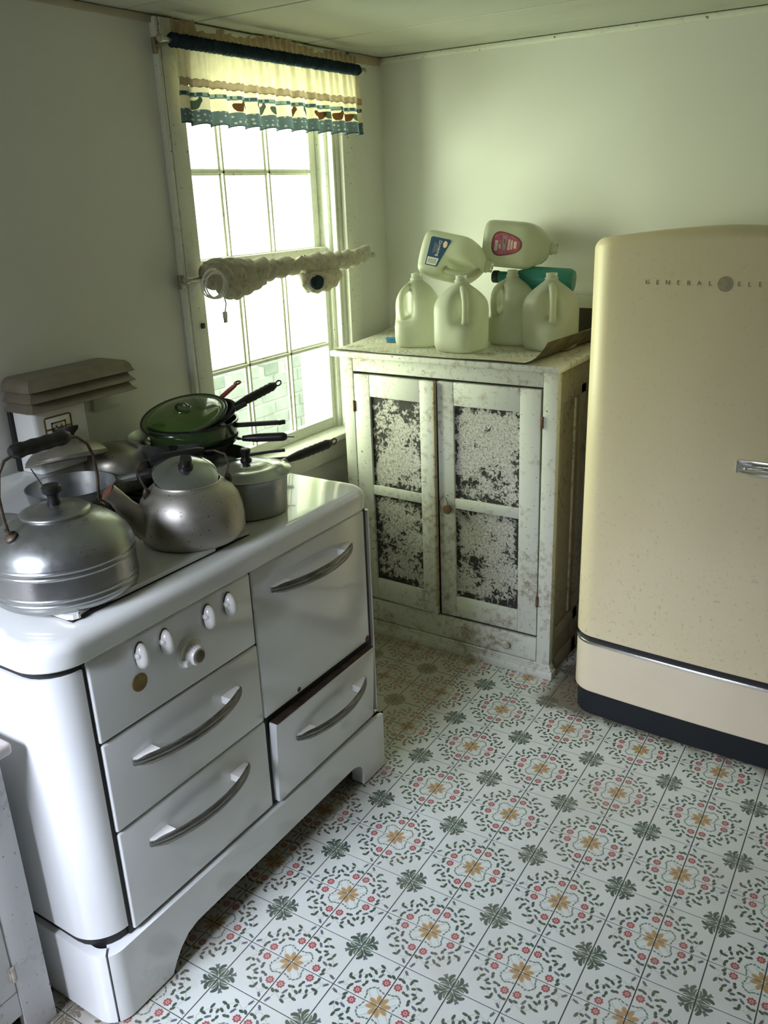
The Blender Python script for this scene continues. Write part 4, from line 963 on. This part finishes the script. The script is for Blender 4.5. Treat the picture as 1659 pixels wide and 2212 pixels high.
jug('empty translucent jug standing rightmost, next to the refrigerator', T(-0.084, 0.742, ZS) @ Rz(math.radians(-62)), G1)
# lying jugs: local z is the jug axis
def lying(label, base, axis, facing, roll):
    Mx = frame(base, axis, facing) @ Rz(math.radians(roll)); return jug(label, Mx, G1), Mx
ax = Vector((0.96, 0.16, -0.20)).normalized()
camd = Vector((1.036 + 0.434, -1.999 - 0.75, 1.606 - 1.38)).normalized()
je, ME = lying('empty jug lying on its side, blue label, atop the left standing jugs', Vector((-0.448, 0.762, 1.386)) - ax * 0.115, ax, camd, 38)
ax2 = Vector((0.97, 0.20, -0.10)).normalized()
camd2 = Vector((1.036 + 0.26, -1.999 - 0.87, 1.606 - 1.42)).normalized()
jf, MF = lying('empty jug lying on its side, pink label, topmost of the pile by the wall', Vector((-0.255, 0.885, 1.424)) - ax2 * 0.125, ax2, camd2, 135)

def text_mesh(s, size, ext=0.0003):
    cu = D.curves.new('lettering', 'FONT'); cu.body = s; cu.size = size; cu.align_x = 'CENTER'; cu.align_y = 'CENTER'; cu.extrude = ext
    o = D.objects.new('lettering', cu); COL.objects.link(o)
    dg = bpy.context.evaluated_depsgraph_get(); dg.update()
    me = D.meshes.new_from_object(o.evaluated_get(dg)); D.objects.remove(o); D.curves.remove(cu)
    m = MB().add([v.co[:] for v in me.vertices], [tuple(p.vertices) for p in me.polygons]); D.meshes.remove(me); return m
# labels, wrapped on the flat side that faces the room; frame: local x along jug axis, z outward
def lab_frame(Mx, face_dir, along, h):
    """flat face of the jug whose outward normal is nearest face_dir"""
    best = None
    for k in range(4):
        a = PI / 4 + k * PI / 2
        nrm = (Mx.to_3x3() @ Vector((math.cos(a), math.sin(a), 0))).normalized()
        if best is None or nrm.dot(face_dir) > best[0]: best = (nrm.dot(face_dir), nrm)
    n = best[1]; axis = (Mx.to_3x3() @ Vector((0, 0, 1))).normalized()
    c = Mx.translation + axis * along + n * h
    return frame(c, n, axis)
def flat_poly(poly, z0, z1): return MB().prism(poly, 'z', z0, z1)
def on_label(name, mb, mat, par, L): return obj(name, mb.xf(L), M[mat], par)
LE = lab_frame(ME, camd, 0.066, 0.0784) @ Matrix.Scale(1.18, 4)
lb1 = on_label('label', flat_poly([(-0.027, -0.040), (0.010, -0.040), (0.034, 0.038), (0.030, 0.042), (-0.024, 0.042), (-0.028, 0.038)][::1], 0.0, 0.0006), 'label_blue', je, LE)
on_label('barcode_patch', flat_poly([(-0.024, -0.037), (0.006, -0.037), (0.010, -0.016), (-0.024, -0.016)], 0.0006, 0.0009), 'print_white', lb1, LE)
bc = MB()
for k in range(9): bc.box(-0.021 + k * 0.003, -0.0195 + k * 0.003, -0.034, -0.019, 0.0009, 0.0011)
on_label('barcode', bc, 'print_grey', lb1, LE)
on_label('lettering', text_mesh('Drinking', 0.013).xf(T(0.003, 0.012, 0.0008) @ Rz(math.radians(-90))), 'print_white', lb1, LE)
fp = MB()
for k in range(3): fp.box(-0.013 + k * 0.004, -0.0115 + k * 0.004, -0.004 + k * 0.003, 0.028 - k * 0.002, 0.0006, 0.0010)
on_label('fine_print', fp, 'print_grey', lb1, LE)
on_label('emblem', MB().lathe([(0.0065, 0.0006), (0.0065, 0.0010), (0, 0.0010)], 20, c=(0.019, 0.026, 0), ey=1.5), 'print_peach', lb1, LE)
LF = lab_frame(MF, camd2, 0.088, 0.0784) @ Matrix.Scale(1.18, 4)
def egg(sc, n=28):
    P = []
    for k in range(n):
        a = 2 * PI * k / n; c, s = math.cos(a), math.sin(a)
        x = 0.045 * (abs(c) ** 0.7) * (1 if c > 0 else -1); y = 0.033 * (abs(s) ** 0.8) * (1 if s > 0 else -1) * (1 - 0.30 * (x / 0.045 + 0.2))
        P.append((x * sc, y * sc))
    return P
lb2 = on_label('label', flat_poly(egg(1.0), 0.0, 0.0006), 'rust', jf, LF)
on_label('label_face', flat_poly(egg(0.90), 0.0006, 0.0009), 'label_pink', lb2, LF)
for x0, x1, y0, y1, mt in ((-0.034, -0.026, -0.020, 0.008, 'print_white'), (-0.012, -0.002, -0.018, 0.022, 'print_grey'), (-0.009, -0.005, 0.000, 0.014, 'print_white'), (0.004, 0.010, -0.015, 0.014, 'print_pink'), (0.012, 0.018, -0.013, 0.012, 'print_pink'), (0.021, 0.029, -0.010, 0.009, 'print_peach'), (-0.023, -0.016, -0.014, -0.002, 'print_pink')):
    on_label('print_block', MB().box(x0, x1, y0, y1, 0.0009, 0.0011), mt, lb2, LF)
bc = MB()
for k in range(6): bc.box(-0.033, -0.027, -0.018 + k * 0.0040, -0.0160 + k * 0.0040, 0.0011, 0.0013)
on_label('barcode', bc, 'print_grey', lb2, LF)

# teal bottle lying across the back jugs
ax3 = Vector((0.985, 0.12, -0.05)).normalized()
tb = thing('bottle', 'teal plastic bottle with a black cap lying behind the standing jugs', 'bottle', M=frame((-0.345, 0.852, 1.322), ax3, (0, 0, 1)))
obj('body', MB().lathe([(0.019, 0.012), (0.0195, 0.06), (0.021, 0.075), (0.034, 0.115), (0.041, 0.135), (0.042, 0.150), (0.041, 0.27), (0.034, 0.285), (0.0, 0.287)], 28), M['teal'], tb, local=True, ang=60)
obj('cap', MB().lathe([(0.0, -0.006), (0.019, -0.005), (0.0215, -0.001), (0.0215, 0.016), (0.019, 0.018), (0.0, 0.018)], 28), M['cap_black'], tb, local=True)
bc_ = thing('clip', 'small blue plastic clip lying left of the jugs on the cabinet', 'clip', M=T(-0.662, 0.668, 1.1015) @ Rz(0.4))
obj('upper_jaw', MB().box(-0.026, 0.026, -0.008, 0.008, 0.010, 0.017, 0.003), M['blue_plastic'], bc_, local=True)
obj('lower_jaw', MB().box(-0.024, 0.028, -0.009, 0.007, 0.0, 0.008, 0.003), M['blue_plastic'], bc_, local=True)

# board and rail behind the cabinet's right end
bd = obj('backboard', MB().box(-0.16, 0.055, 0.984, 0.999, 1.1005, 1.206, 0.002), M['darkwood']); tag(bd, 'dark brown board with cream cap at the back of the cabinet top', 'board')
obj('cap_strip', MB().box(-0.165, 0.058, 0.978, 1.000, 1.2065, 1.248, 0.003), M['trim'], bd)

# ------------------------------------------------------------------ refrigerator
FR = T(0.176, 0.346, 0) @ Rz(math.radians(-2.2))
fg = thing('refrigerator', 'old cream refrigerator with rounded corners and a chrome lever', 'refrigerator', M=FR)
fo = lambda n, mb, m, par=None, **k: obj(n, mb, M[m], par or fg, local=True, **k)
FWD = 0.75
fo('cabinet_body', MB().slab(0.004, FWD - 0.004, 0.085, 0.66, 0.06, 1.462, (0.01, 0.03, 0.03, 0.01), 0.03), 'cream')
def fslab(x0, x1, y0, y1, z0, z1, r, et=0.0, eb=0.0):
    m = MB().slab(y0, y1, -x1, -x0, z0, z1, (0.002, 0.002, r, r), et, eb, 12, 16, (y1 - y0) * 0.48 if et > 0.01 else 0.0)  # build with x and y swapped, then turn
    m.v = [(-y, x, z) for x, y, z in m.v]
    # slight crown of the front
    m.v = [(x, y - 0.010 * (1 - ((x - FWD / 2) / (FWD / 2)) ** 2) * max(0.0, 1 - (y - y0) / 0.08), z) for x, y, z in m.v]
    m.v = [(x, y, z + (0.033 * (1 - min(1.0, abs((x - FWD / 2) / (FWD / 2))) ** 1.6) * max(0.0, (z - 1.2) / 0.272) if z1 > 1.3 else 0.0)) for x, y, z in m.v]
    return m
dd_ = fo('door', fslab(0, FWD, 0.0, 0.082, 0.282, 1.472, 0.075, 0.028, 0.004), 'cream')
fo('door_gap', fslab(0.006, FWD - 0.006, 0.008, 0.10, 0.262, 0.284, 0.070), 'black')
fo('chrome_strip', fslab(-0.001, FWD + 0.001, -0.003, 0.095, 0.256, 0.266, 0.076, 0.003, 0.003), 'chrome')
fo('lower_panel', fslab(0, FWD, 0.0, 0.60, 0.085, 0.257, 0.075, 0.0, 0.006), 'cream_clean')
fo('toe_kick', fslab(0.008, FWD - 0.008, 0.010, 0.60, 0.0, 0.088, 0.068), 'kick')
def yfront(x): return -0.010 * (1 - ((x - FWD / 2) / (FWD / 2)) ** 2)
hx = 0.447
hb = MB().box(hx, hx + 0.16, yfront(0.45) - 0.006, yfront(0.45) + 0.004, 0.881, 0.921, 0.004, 2)
hl = fo('handle_plate', hb, 'chrome', dd_)
lv = MB().tube([(hx + 0.012, yfront(0.45) - 0.016, 0.894), (hx + 0.05, yfront(0.45) - 0.030, 0.896), (hx + 0.12, yfront(0.45) - 0.034, 0.897), (hx + 0.19, yfront(0.45) - 0.030, 0.897)], [0.007, 0.010, 0.011, 0.010], 12, flat=0.8)
lv.box(hx + 0.010, hx + 0.024, yfront(0.45) - 0.020, yfront(0.45), 0.889, 0.899, 0.003)
fo('handle_lever', lv, 'chrome', hl)
for ch, x in zip('GENERAL', [0.176 + 0.0268 * k for k in range(7)]):
    m = text_mesh(ch, 0.0165, 0.0004).xf(frame((x, yfront(x) - 0.0003, 1.366), (0, -1, 0), (1, 0, 0))); fo('letter', m, 'ghost', dd_)
for ch, x in zip('ELECTRIC', [0.407 + 0.0245 * k for k in range(8)]):
    m = text_mesh(ch, 0.0165, 0.0004).xf(frame((x, yfront(x) - 0.0003, 1.366), (0, -1, 0), (1, 0, 0))); fo('letter', m, 'ghost', dd_)
fo('emblem_disc', MB().lathe([(0.019, 0), (0.0188, 0.0006), (0, 0.0008)], 32).xf(frame((0.374, yfront(0.374), 1.366), (0, -1, 0))), 'ghost_disc', dd_)

# crumbs and scraps on the floor between cabinet and refrigerator
db = MB()
for k in range(60):
    x = random.uniform(0.085, 0.20); y = random.uniform(0.50, 0.95); s = random.uniform(0.004, 0.018)
    db.sphere((x, y, s * 0.25), s, 6, 4, (1, random.uniform(0.5, 1), 0.35))
d_ = obj('floor_debris', db, M['debris'], kind='stuff'); d_['label'] = 'brown crumbs and scraps on the floor beside the refrigerator'; d_['category'] = 'debris'

# ------------------------------------------------------------------ curtains
def rod(name, label, y0, y1, z, x):
    r = thing(name, label, 'curtain rod', loc=(x, (y0 + y1) / 2, z))
    obj('bar', MB().tube([(x, y0, z), (x, y1, z)], 0.006, 12), M['rodmetal'], r)
    for y, s in ((y0, -1), (y1, 1)):
        m = MB().sphere((x, y + s * 0.014, z), 0.011, 14, 9); m.tube([(x, y - s * 0.004, z), (x, y + s * 0.006, z)], 0.008, 12)
        obj('finial', m, M['clear'], r)
    for y in (y0 + 0.02, y1 - 0.022):
        m = MB().tube([(x, y, z - 0.004), (x - 0.02, y, z - 0.008), (XL + 0.022, y, z - 0.008)], 0.004, 8); m.box(XL + 0.012, XL + 0.026, y - 0.008, y + 0.008, z - 0.028, z + 0.012, 0.002)
        obj('bracket', m, M['rodmetal'], r)
    return r
rod('curtain_rod', 'upper metal curtain rod carrying the valance, near the ceiling', -0.150, 0.778, 2.016, -0.826)
rod('curtain_rod', 'lower metal curtain rod across the middle of the window', -0.156, 0.790, 1.397, -0.826)
VY0, VY1 = -0.118, 0.752
ph = [random.uniform(-0.6, 0.6) for _ in range(40)]
def pleat(y, z):
    q = (y - VY0) / (VY1 - VY0); d = min(1, max(0, (2.0 - z) / 0.19))
    n = 12; i = min(int(q * n), n - 1)
    s = math.sin(2 * PI * n * q + ph[i] * math.sin(PI * (q * n - i)))
    fine = math.sin(2 * PI * 34 * q + 1.3)
    return -0.822 + (0.004 + 0.013 * d) * s + 0.0028 * (1 - d) * fine + 0.006 * d
def zshift(y, z): 
    q = (y - VY0) / (VY1 - VY0); return 0.004 * math.sin(2 * PI * 12 * q + 0.9) * min(1, max(0, (1.9 - z) / 0.1)) 
def band(z0, z1, rows, off=0.0, ragged=0.0):
    nx = 300; V = []; 
    for j in range(rows + 1):
        z = z0 + (z1 - z0) * j / rows
        for i in range(nx + 1):
            y = VY0 + (VY1 - VY0) * i / nx
            y2 = y + (0.010 * (1 if y > 0.33 else -1) * abs((y - 0.33) / 0.42) * (1.99 - z) / 0.18)
            V.append((pleat(y, z) + off, y2, z + zshift(y, z) + ragged * math.sin(i * 0.9 + j * 3) * 0.5))
    F = [(j * (nx + 1) + i, j * (nx + 1) + i + 1, (j + 1) * (nx + 1) + i + 1, (j + 1) * (nx + 1) + i) for j in range(rows) for i in range(nx)]
    return MB().add(V, F)
va = thing('valance', 'gathered cream and blue-green valance with a row of little hens', 'curtain', loc=(-0.822, 0.33, 1.9))
vo = lambda n, mb, m, par=None, **k: obj(n, mb, M[m], par or va, ang=70, **k)
vo('upper_panel', band(1.925, 1.996, 8), 'cloth_cream')
vo('lace_band', band(1.906, 1.927, 4, 0.004, 0.003), 'cloth_tan')
vo('gathered_panel', band(1.893, 1.908, 2), 'cloth_cream')
vo('plaid_strip', band(1.881, 1.893, 2), 'cloth_plaid')
pp = vo('print_panel', band(1.848, 1.881, 5), 'cloth_cream')
vo('dotted_border', band(1.812, 1.848, 5), 'cloth_border')
vo('hem', band(1.809, 1.812, 1, 0.0004), 'cloth_navy')
# rod sleeve and header ruffle
R = []
for i in range(181):
    q = i / 180; y = VY0 - 0.008 + (VY1 - VY0 + 0.016) * q; rr = 0.0165 + 0.0022 * math.sin(i * 1.7) + 0.001 * random.uniform(-1, 1)
    R.append([(-0.826 + rr * math.cos(a), y, 2.016 + rr * math.sin(a)) for a in [2 * PI * k / 14 for k in range(14)]])
vo('rod_sleeve', MB().rings(R), 'cloth_navy')
V = []; nx = 260
for j in range(4):
    for i in range(nx + 1):
        q = i / nx; y = VY0 + (VY1 - VY0) * q
        h = 0.022 + 0.020 * abs(math.sin(PI * (q * 2.3 + 0.28))) + 0.004 * math.sin(i * 0.55)
        if 0.10 < q < 0.20: h *= 0.55
        if q > 0.9: h = 0.030
        h = min(h, 0.052)
        V.append((-0.830 + 0.005 * math.sin(i * 0.75) * (0.4 + j / 4), y, 2.016 + 0.012 + h * j / 3))
vo('header_ruffle', MB().add(V, [(j * (nx + 1) + i, j * (nx + 1) + i + 1, (j + 1) * (nx + 1) + i + 1, (j + 1) * (nx + 1) + i) for j in range(3) for i in range(nx)]), 'cloth_tan')
HT = [(-0.0135, 0.001, 0.005), (-0.011, -0.006, 0.0075), (-0.006, -0.0115, 0.0075), (0.002, -0.0125, 0.007), (0.006, -0.011, 0.009), (0.0085, -0.006, 0.0155), (0.0115, 0.002, 0.0145), (0.0135, 0.005, 0.009)]
hens = [(-0.055, 'hen_teal', 1), (0.112, 'hen_brown', 1), (0.143, 'hen_teal', -1), (0.203, 'hen_brown', -1), (0.224, 'hen_teal', 1), (0.268, 'hen_teal', 1), (0.372, 'hen_brown', 1), (0.425, 'hen_teal', -1), (0.485, 'hen_brown', 1), (0.522, 'hen_brown', -1), (0.548, 'hen_teal', 1), (0.608, 'hen_brown', 1), (0.672, 'hen_brown', -1), (0.702, 'hen_teal', 1)]
for y, mt, s_ in hens:
    P = []; n = 22
    for k in range(n + 1):
        hy = HT[0][0] + (HT[-1][0] - HT[0][0]) * k / n
        q = next(a for a in range(len(HT) - 1) if hy <= HT[a + 1][0] + 1e-9); A_, B_ = HT[q], HT[q + 1]; f = (hy - A_[0]) / (B_[0] - A_[0])
        for hz in (A_[1] + (B_[1] - A_[1]) * f, A_[2] + (B_[2] - A_[2]) * f):
            yy = y + s_ * hy * 1.25; zz = 1.8640 + hz * 1.2
            y2 = yy + (0.010 * (1 if yy > 0.33 else -1) * abs((yy - 0.33) / 0.42) * (1.99 - zz) / 0.18)
            P.append((pleat(yy, zz) + 0.0012, y2 - 0.0006, zz + zshift(yy, zz)))
    vo('hen_print', MB().add(P, [(2 * k, 2 * k + 2, 2 * k + 3, 2 * k + 1) for k in range(n)]), mt, pp)

# café curtain halves twisted up round the lower rod
def twist(keys, n, m, phase, amp=0.10, tw=62.0, seed=1):
    rnd = random.Random(seed); R = []
    jit = [rnd.uniform(0, 6.28) for _ in range(8)]
    for i in range(n + 1):
        q = i / n * (len(keys) - 1); k = min(int(q), len(keys) - 2); f = q - k; f = f * f * (3 - 2 * f)
        a, b = keys[k], keys[k + 1]; y, x, z, ry, rz = [a[c] + (b[c] - a[c]) * f for c in range(5)]
        ring = []
        for j in range(m):
            an = 2 * PI * j / m
            w = 1 + amp * (abs(math.sin(2.5 * an + tw * y + phase)) ** 0.7 - 0.6) * 2 + amp * 0.25 * math.sin(5 * an - tw * 0.5 * y + jit[0])
            ring.append((x + ry * w * math.cos(an), y + 0.006 * math.sin(an * 2 + jit[2]), z + rz * w * math.sin(an)))
        R.append(ring)
    return MB().rings(R)
def wrap(keys, pitch, w, th0, mb):
    # cloth wound round the rod: a flattened band on a helix, each turn lapping over the last
    ys = [k[0] for k in keys]; y0, y1 = ys[0], ys[-1]; n = int((y1 - y0) / pitch * 30); R = []
    for i in range(n + 1):
        y = y0 + (y1 - y0) * i / n; q = next(a for a in range(len(keys) - 1) if y <= keys[a + 1][0] + 1e-9)
        A_, B_ = keys[q], keys[q + 1]; f = (y - A_[0]) / (B_[0] - A_[0]); x, z, r = [A_[c] + (B_[c] - A_[c]) * f for c in (1, 2, 3)]
        th = th0 + 2 * PI * (y - y0) / pitch; wob = 1 + 0.10 * math.sin(th * 0.37 + th0 * 3) + 0.05 * math.sin(th * 1.7)
        ring = []
        for k in range(12):
            a = 2 * PI * k / 12; dy = w * wob * math.cos(a); dr = 0.0045 * math.sin(a) + 0.0085 * math.cos(a) + 0.0010 * math.sin(3 * a)
            lag = 0.5 * math.cos(a); rr = max(0.004, r * wob + dr)
            ring.append((x + rr * math.cos(th + lag), y + dy, z + rr * math.sin(th + lag)))
        R.append(ring)
    return mb.rings(R)
ck = thing('cafe_curtain', 'beige sprigged curtain half twisted round the rod, left roll with a drooping fold', 'curtain', loc=(-0.82, 0.12, 1.397), group=None)
rm = twist([(-0.100, -0.826, 1.400, 0.014, 0.016), (-0.088, -0.822, 1.405, 0.030, 0.036), (-0.05, -0.815, 1.405, 0.036, 0.044), (0.02, -0.814, 1.400, 0.036, 0.044), (0.09, -0.815, 1.398, 0.032, 0.036), (0.16, -0.820, 1.397, 0.026, 0.026), (0.24, -0.821, 1.398, 0.025, 0.026), (0.305, -0.822, 1.404, 0.022, 0.024), (0.333, -0.824, 1.404, 0.012, 0.014)], 170, 48, 0.4, seed=3)
wrap([(-0.085, -0.820, 1.405, 0.026), (-0.05, -0.815, 1.405, 0.037), (0.02, -0.814, 1.400, 0.037), (0.09, -0.815, 1.398, 0.031), (0.16, -0.820, 1.397, 0.025), (0.24, -0.821, 1.398, 0.024), (0.300, -0.822, 1.404, 0.022)], 0.064, 0.042, 0.3, rm)
obj('roll', rm, M['cloth_floral'], ck, ang=60)
obj('drooping_fold', twist([(-0.062, -0.812, 1.385, 0.010, 0.012), (-0.040, -0.808, 1.365, 0.024, 0.030), (0.0, -0.804, 1.352, 0.026, 0.028), (0.06, -0.803, 1.360, 0.026, 0.024), (0.12, -0.806, 1.370, 0.022, 0.022), (0.160, -0.810, 1.372, 0.008, 0.016)], 90, 36, 1.2, 0.13, 60, seed=5), M['cloth_floral'], ck, ang=80)
ck2 = thing('cafe_curtain', 'beige sprigged curtain half twisted round the rod, right roll with a knotted loop', 'curtain', loc=(-0.82, 0.55, 1.397))
rm = twist([(0.336, -0.824, 1.396, 0.014, 0.016), (0.350, -0.820, 1.394, 0.028, 0.030), (0.42, -0.818, 1.395, 0.029, 0.029), (0.50, -0.818, 1.395, 0.029, 0.028), (0.58, -0.820, 1.394, 0.024, 0.023), (0.66, -0.822, 1.398, 0.021, 0.021), (0.72, -0.822, 1.404, 0.026, 0.027), (0.755, -0.820, 1.412, 0.022, 0.026), (0.765, -0.820, 1.414, 0.006, 0.010)], 170, 44, 0.9, seed=7)
wrap([(0.360, -0.820, 1.394, 0.026), (0.42, -0.818, 1.395, 0.028), (0.50, -0.818, 1.395, 0.028), (0.58, -0.820, 1.394, 0.022), (0.66, -0.822, 1.398, 0.019), (0.735, -0.822, 1.405, 0.023)], 0.060, 0.039, 1.3, rm)
obj('roll', rm, M['cloth_floral'], ck2, ang=60)
obj('knotted_loop', twist([(0.350, -0.812, 1.352, 0.012, 0.020), (0.372, -0.806, 1.340, 0.026, 0.034), (0.43, -0.802, 1.337, 0.032, 0.036), (0.49, -0.802, 1.340, 0.032, 0.036), (0.530, -0.806, 1.348, 0.026, 0.034), (0.542, -0.812, 1.356, 0.010, 0.018)], 80, 36, 0.2, 0.13, 50, seed=9), M['cloth_floral'], ck2, ang=80)
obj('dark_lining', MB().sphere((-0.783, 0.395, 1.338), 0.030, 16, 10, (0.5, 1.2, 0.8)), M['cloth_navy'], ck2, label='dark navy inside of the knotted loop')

# white charging cable looped over the left end of the lower rod
cbk = thing('cable', 'coiled white charging cable hanging from the left end of the lower rod', 'cable', loc=(-0.77, -0.12, 1.39))
P = []
for i in range(90):
    a = 2 * PI * i / 24 + 1.2; s = 1 - 0.12 * (i / 90)
    P.append((-0.768 + 0.008 * math.sin(i * 0.13), -0.122 + 0.005 * (i // 24) + 0.048 * s * math.cos(a), 1.386 + 0.040 * s * math.sin(a) - 0.0030 * (i // 24)))
P += [(-0.765, -0.085, 1.350), (-0.765, -0.078, 1.325), (-0.765, -0.086, 1.300)]
obj('cord', MB().tube(P, 0.0021, 7), M['cord'], cbk)
obj('cord', MB().tube([P[0], (-0.775, -0.145, 1.40), (-0.79, -0.172, 1.385), (-0.80, -0.173, 1.362)], 0.0021, 7), M['cord'], cbk)
obj('plug', MB().box(-0.769, -0.761, -0.094, -0.080, 1.283, 1.302, 0.002), M['cord'], cbk)
obj('plug_tip', MB().box(-0.768, -0.762, -0.0925, -0.0815, 1.270, 1.284, 0.0008), plain('grey_metal_tip', (0.35, 0.35, 0.35), 0.35, 0.7), cbk)
obj('plug', MB().box(-0.803, -0.797, -0.178, -0.168, 1.345, 1.364, 0.0015), M['cord'], cbk)
ca = obj('adapter', MB().box(-0.875, -0.868, -0.080, -0.068, 1.246, 1.262, 0.001), M['cap_black']); tag(ca, 'tiny black adapter stuck on the window casing below the cable', 'adapter')

# ------------------------------------------------------------------ small painted cupboard at the lower left
lc = thing('cupboard', 'low chipped white cupboard at the lower left, beside the stove', 'cupboard', loc=(-0.6, -1.6, 0))
lo_ = lambda n, mb, m='cab_l', par=None: obj(n, mb, M[m], par or lc)
M['cab_l'] = paint('low_cupboard_paint', (0.70, 0.70, 0.70), (0.20, 0.12, 0.08), 0.5, 0.5, 7)
M['top_chipped'] = paint('chipped_top_paint', (0.55, 0.50, 0.46), (0.20, 0.10, 0.07), 1.0, 0.6, 14)
LX = -0.325; LY = -1.276
lo_('top_board', MB().box(-0.88, LX + 0.034, -1.95, LY + 0.012, 0.664, 0.690, 0.008, 3), 'top_chipped')
lo_('stile', MB().box(LX - 0.02, LX, LY - 0.068, LY, 0.0, 0.664, 0.002))
lo_('stile', MB().box(LX - 0.02, LX, -1.94, -1.88, 0.0, 0.664, 0.002))
lo_('side_panel', MB().box(-0.87, LX - 0.021, LY - 0.018, LY - 0.002, 0.0, 0.664, 0.001))
lo_('bottom_rail', MB().box(LX - 0.02, LX - 0.001, -1.88, LY - 0.069, 0.072, 0.132, 0.002))
lo_('carcass', MB().box(-0.87, LX - 0.022, -1.94, LY - 0.020, 0.08, 0.660), 'darkwood')
dl = lo_('door', MB().box(LX - 0.018, LX + 0.001, -1.878, LY - 0.0705, 0.136, 0.658, 0.002))
lo_('door_panel', MB().box(LX - 0.012, LX + 0.004, -1.80, LY - 0.15, 0.21, 0.59, 0.002), 'cab_l', dl)
hg = MB().box(LX - 0.004, LX + 0.003, LY - 0.077, LY - 0.063, 0.165, 0.198, 0.001); hg.tube([(LX + 0.003, LY - 0.070, 0.165), (LX + 0.003, LY - 0.070, 0.200)], 0.004, 8)
lo_('hinge', hg, 'knob_paint', dl)
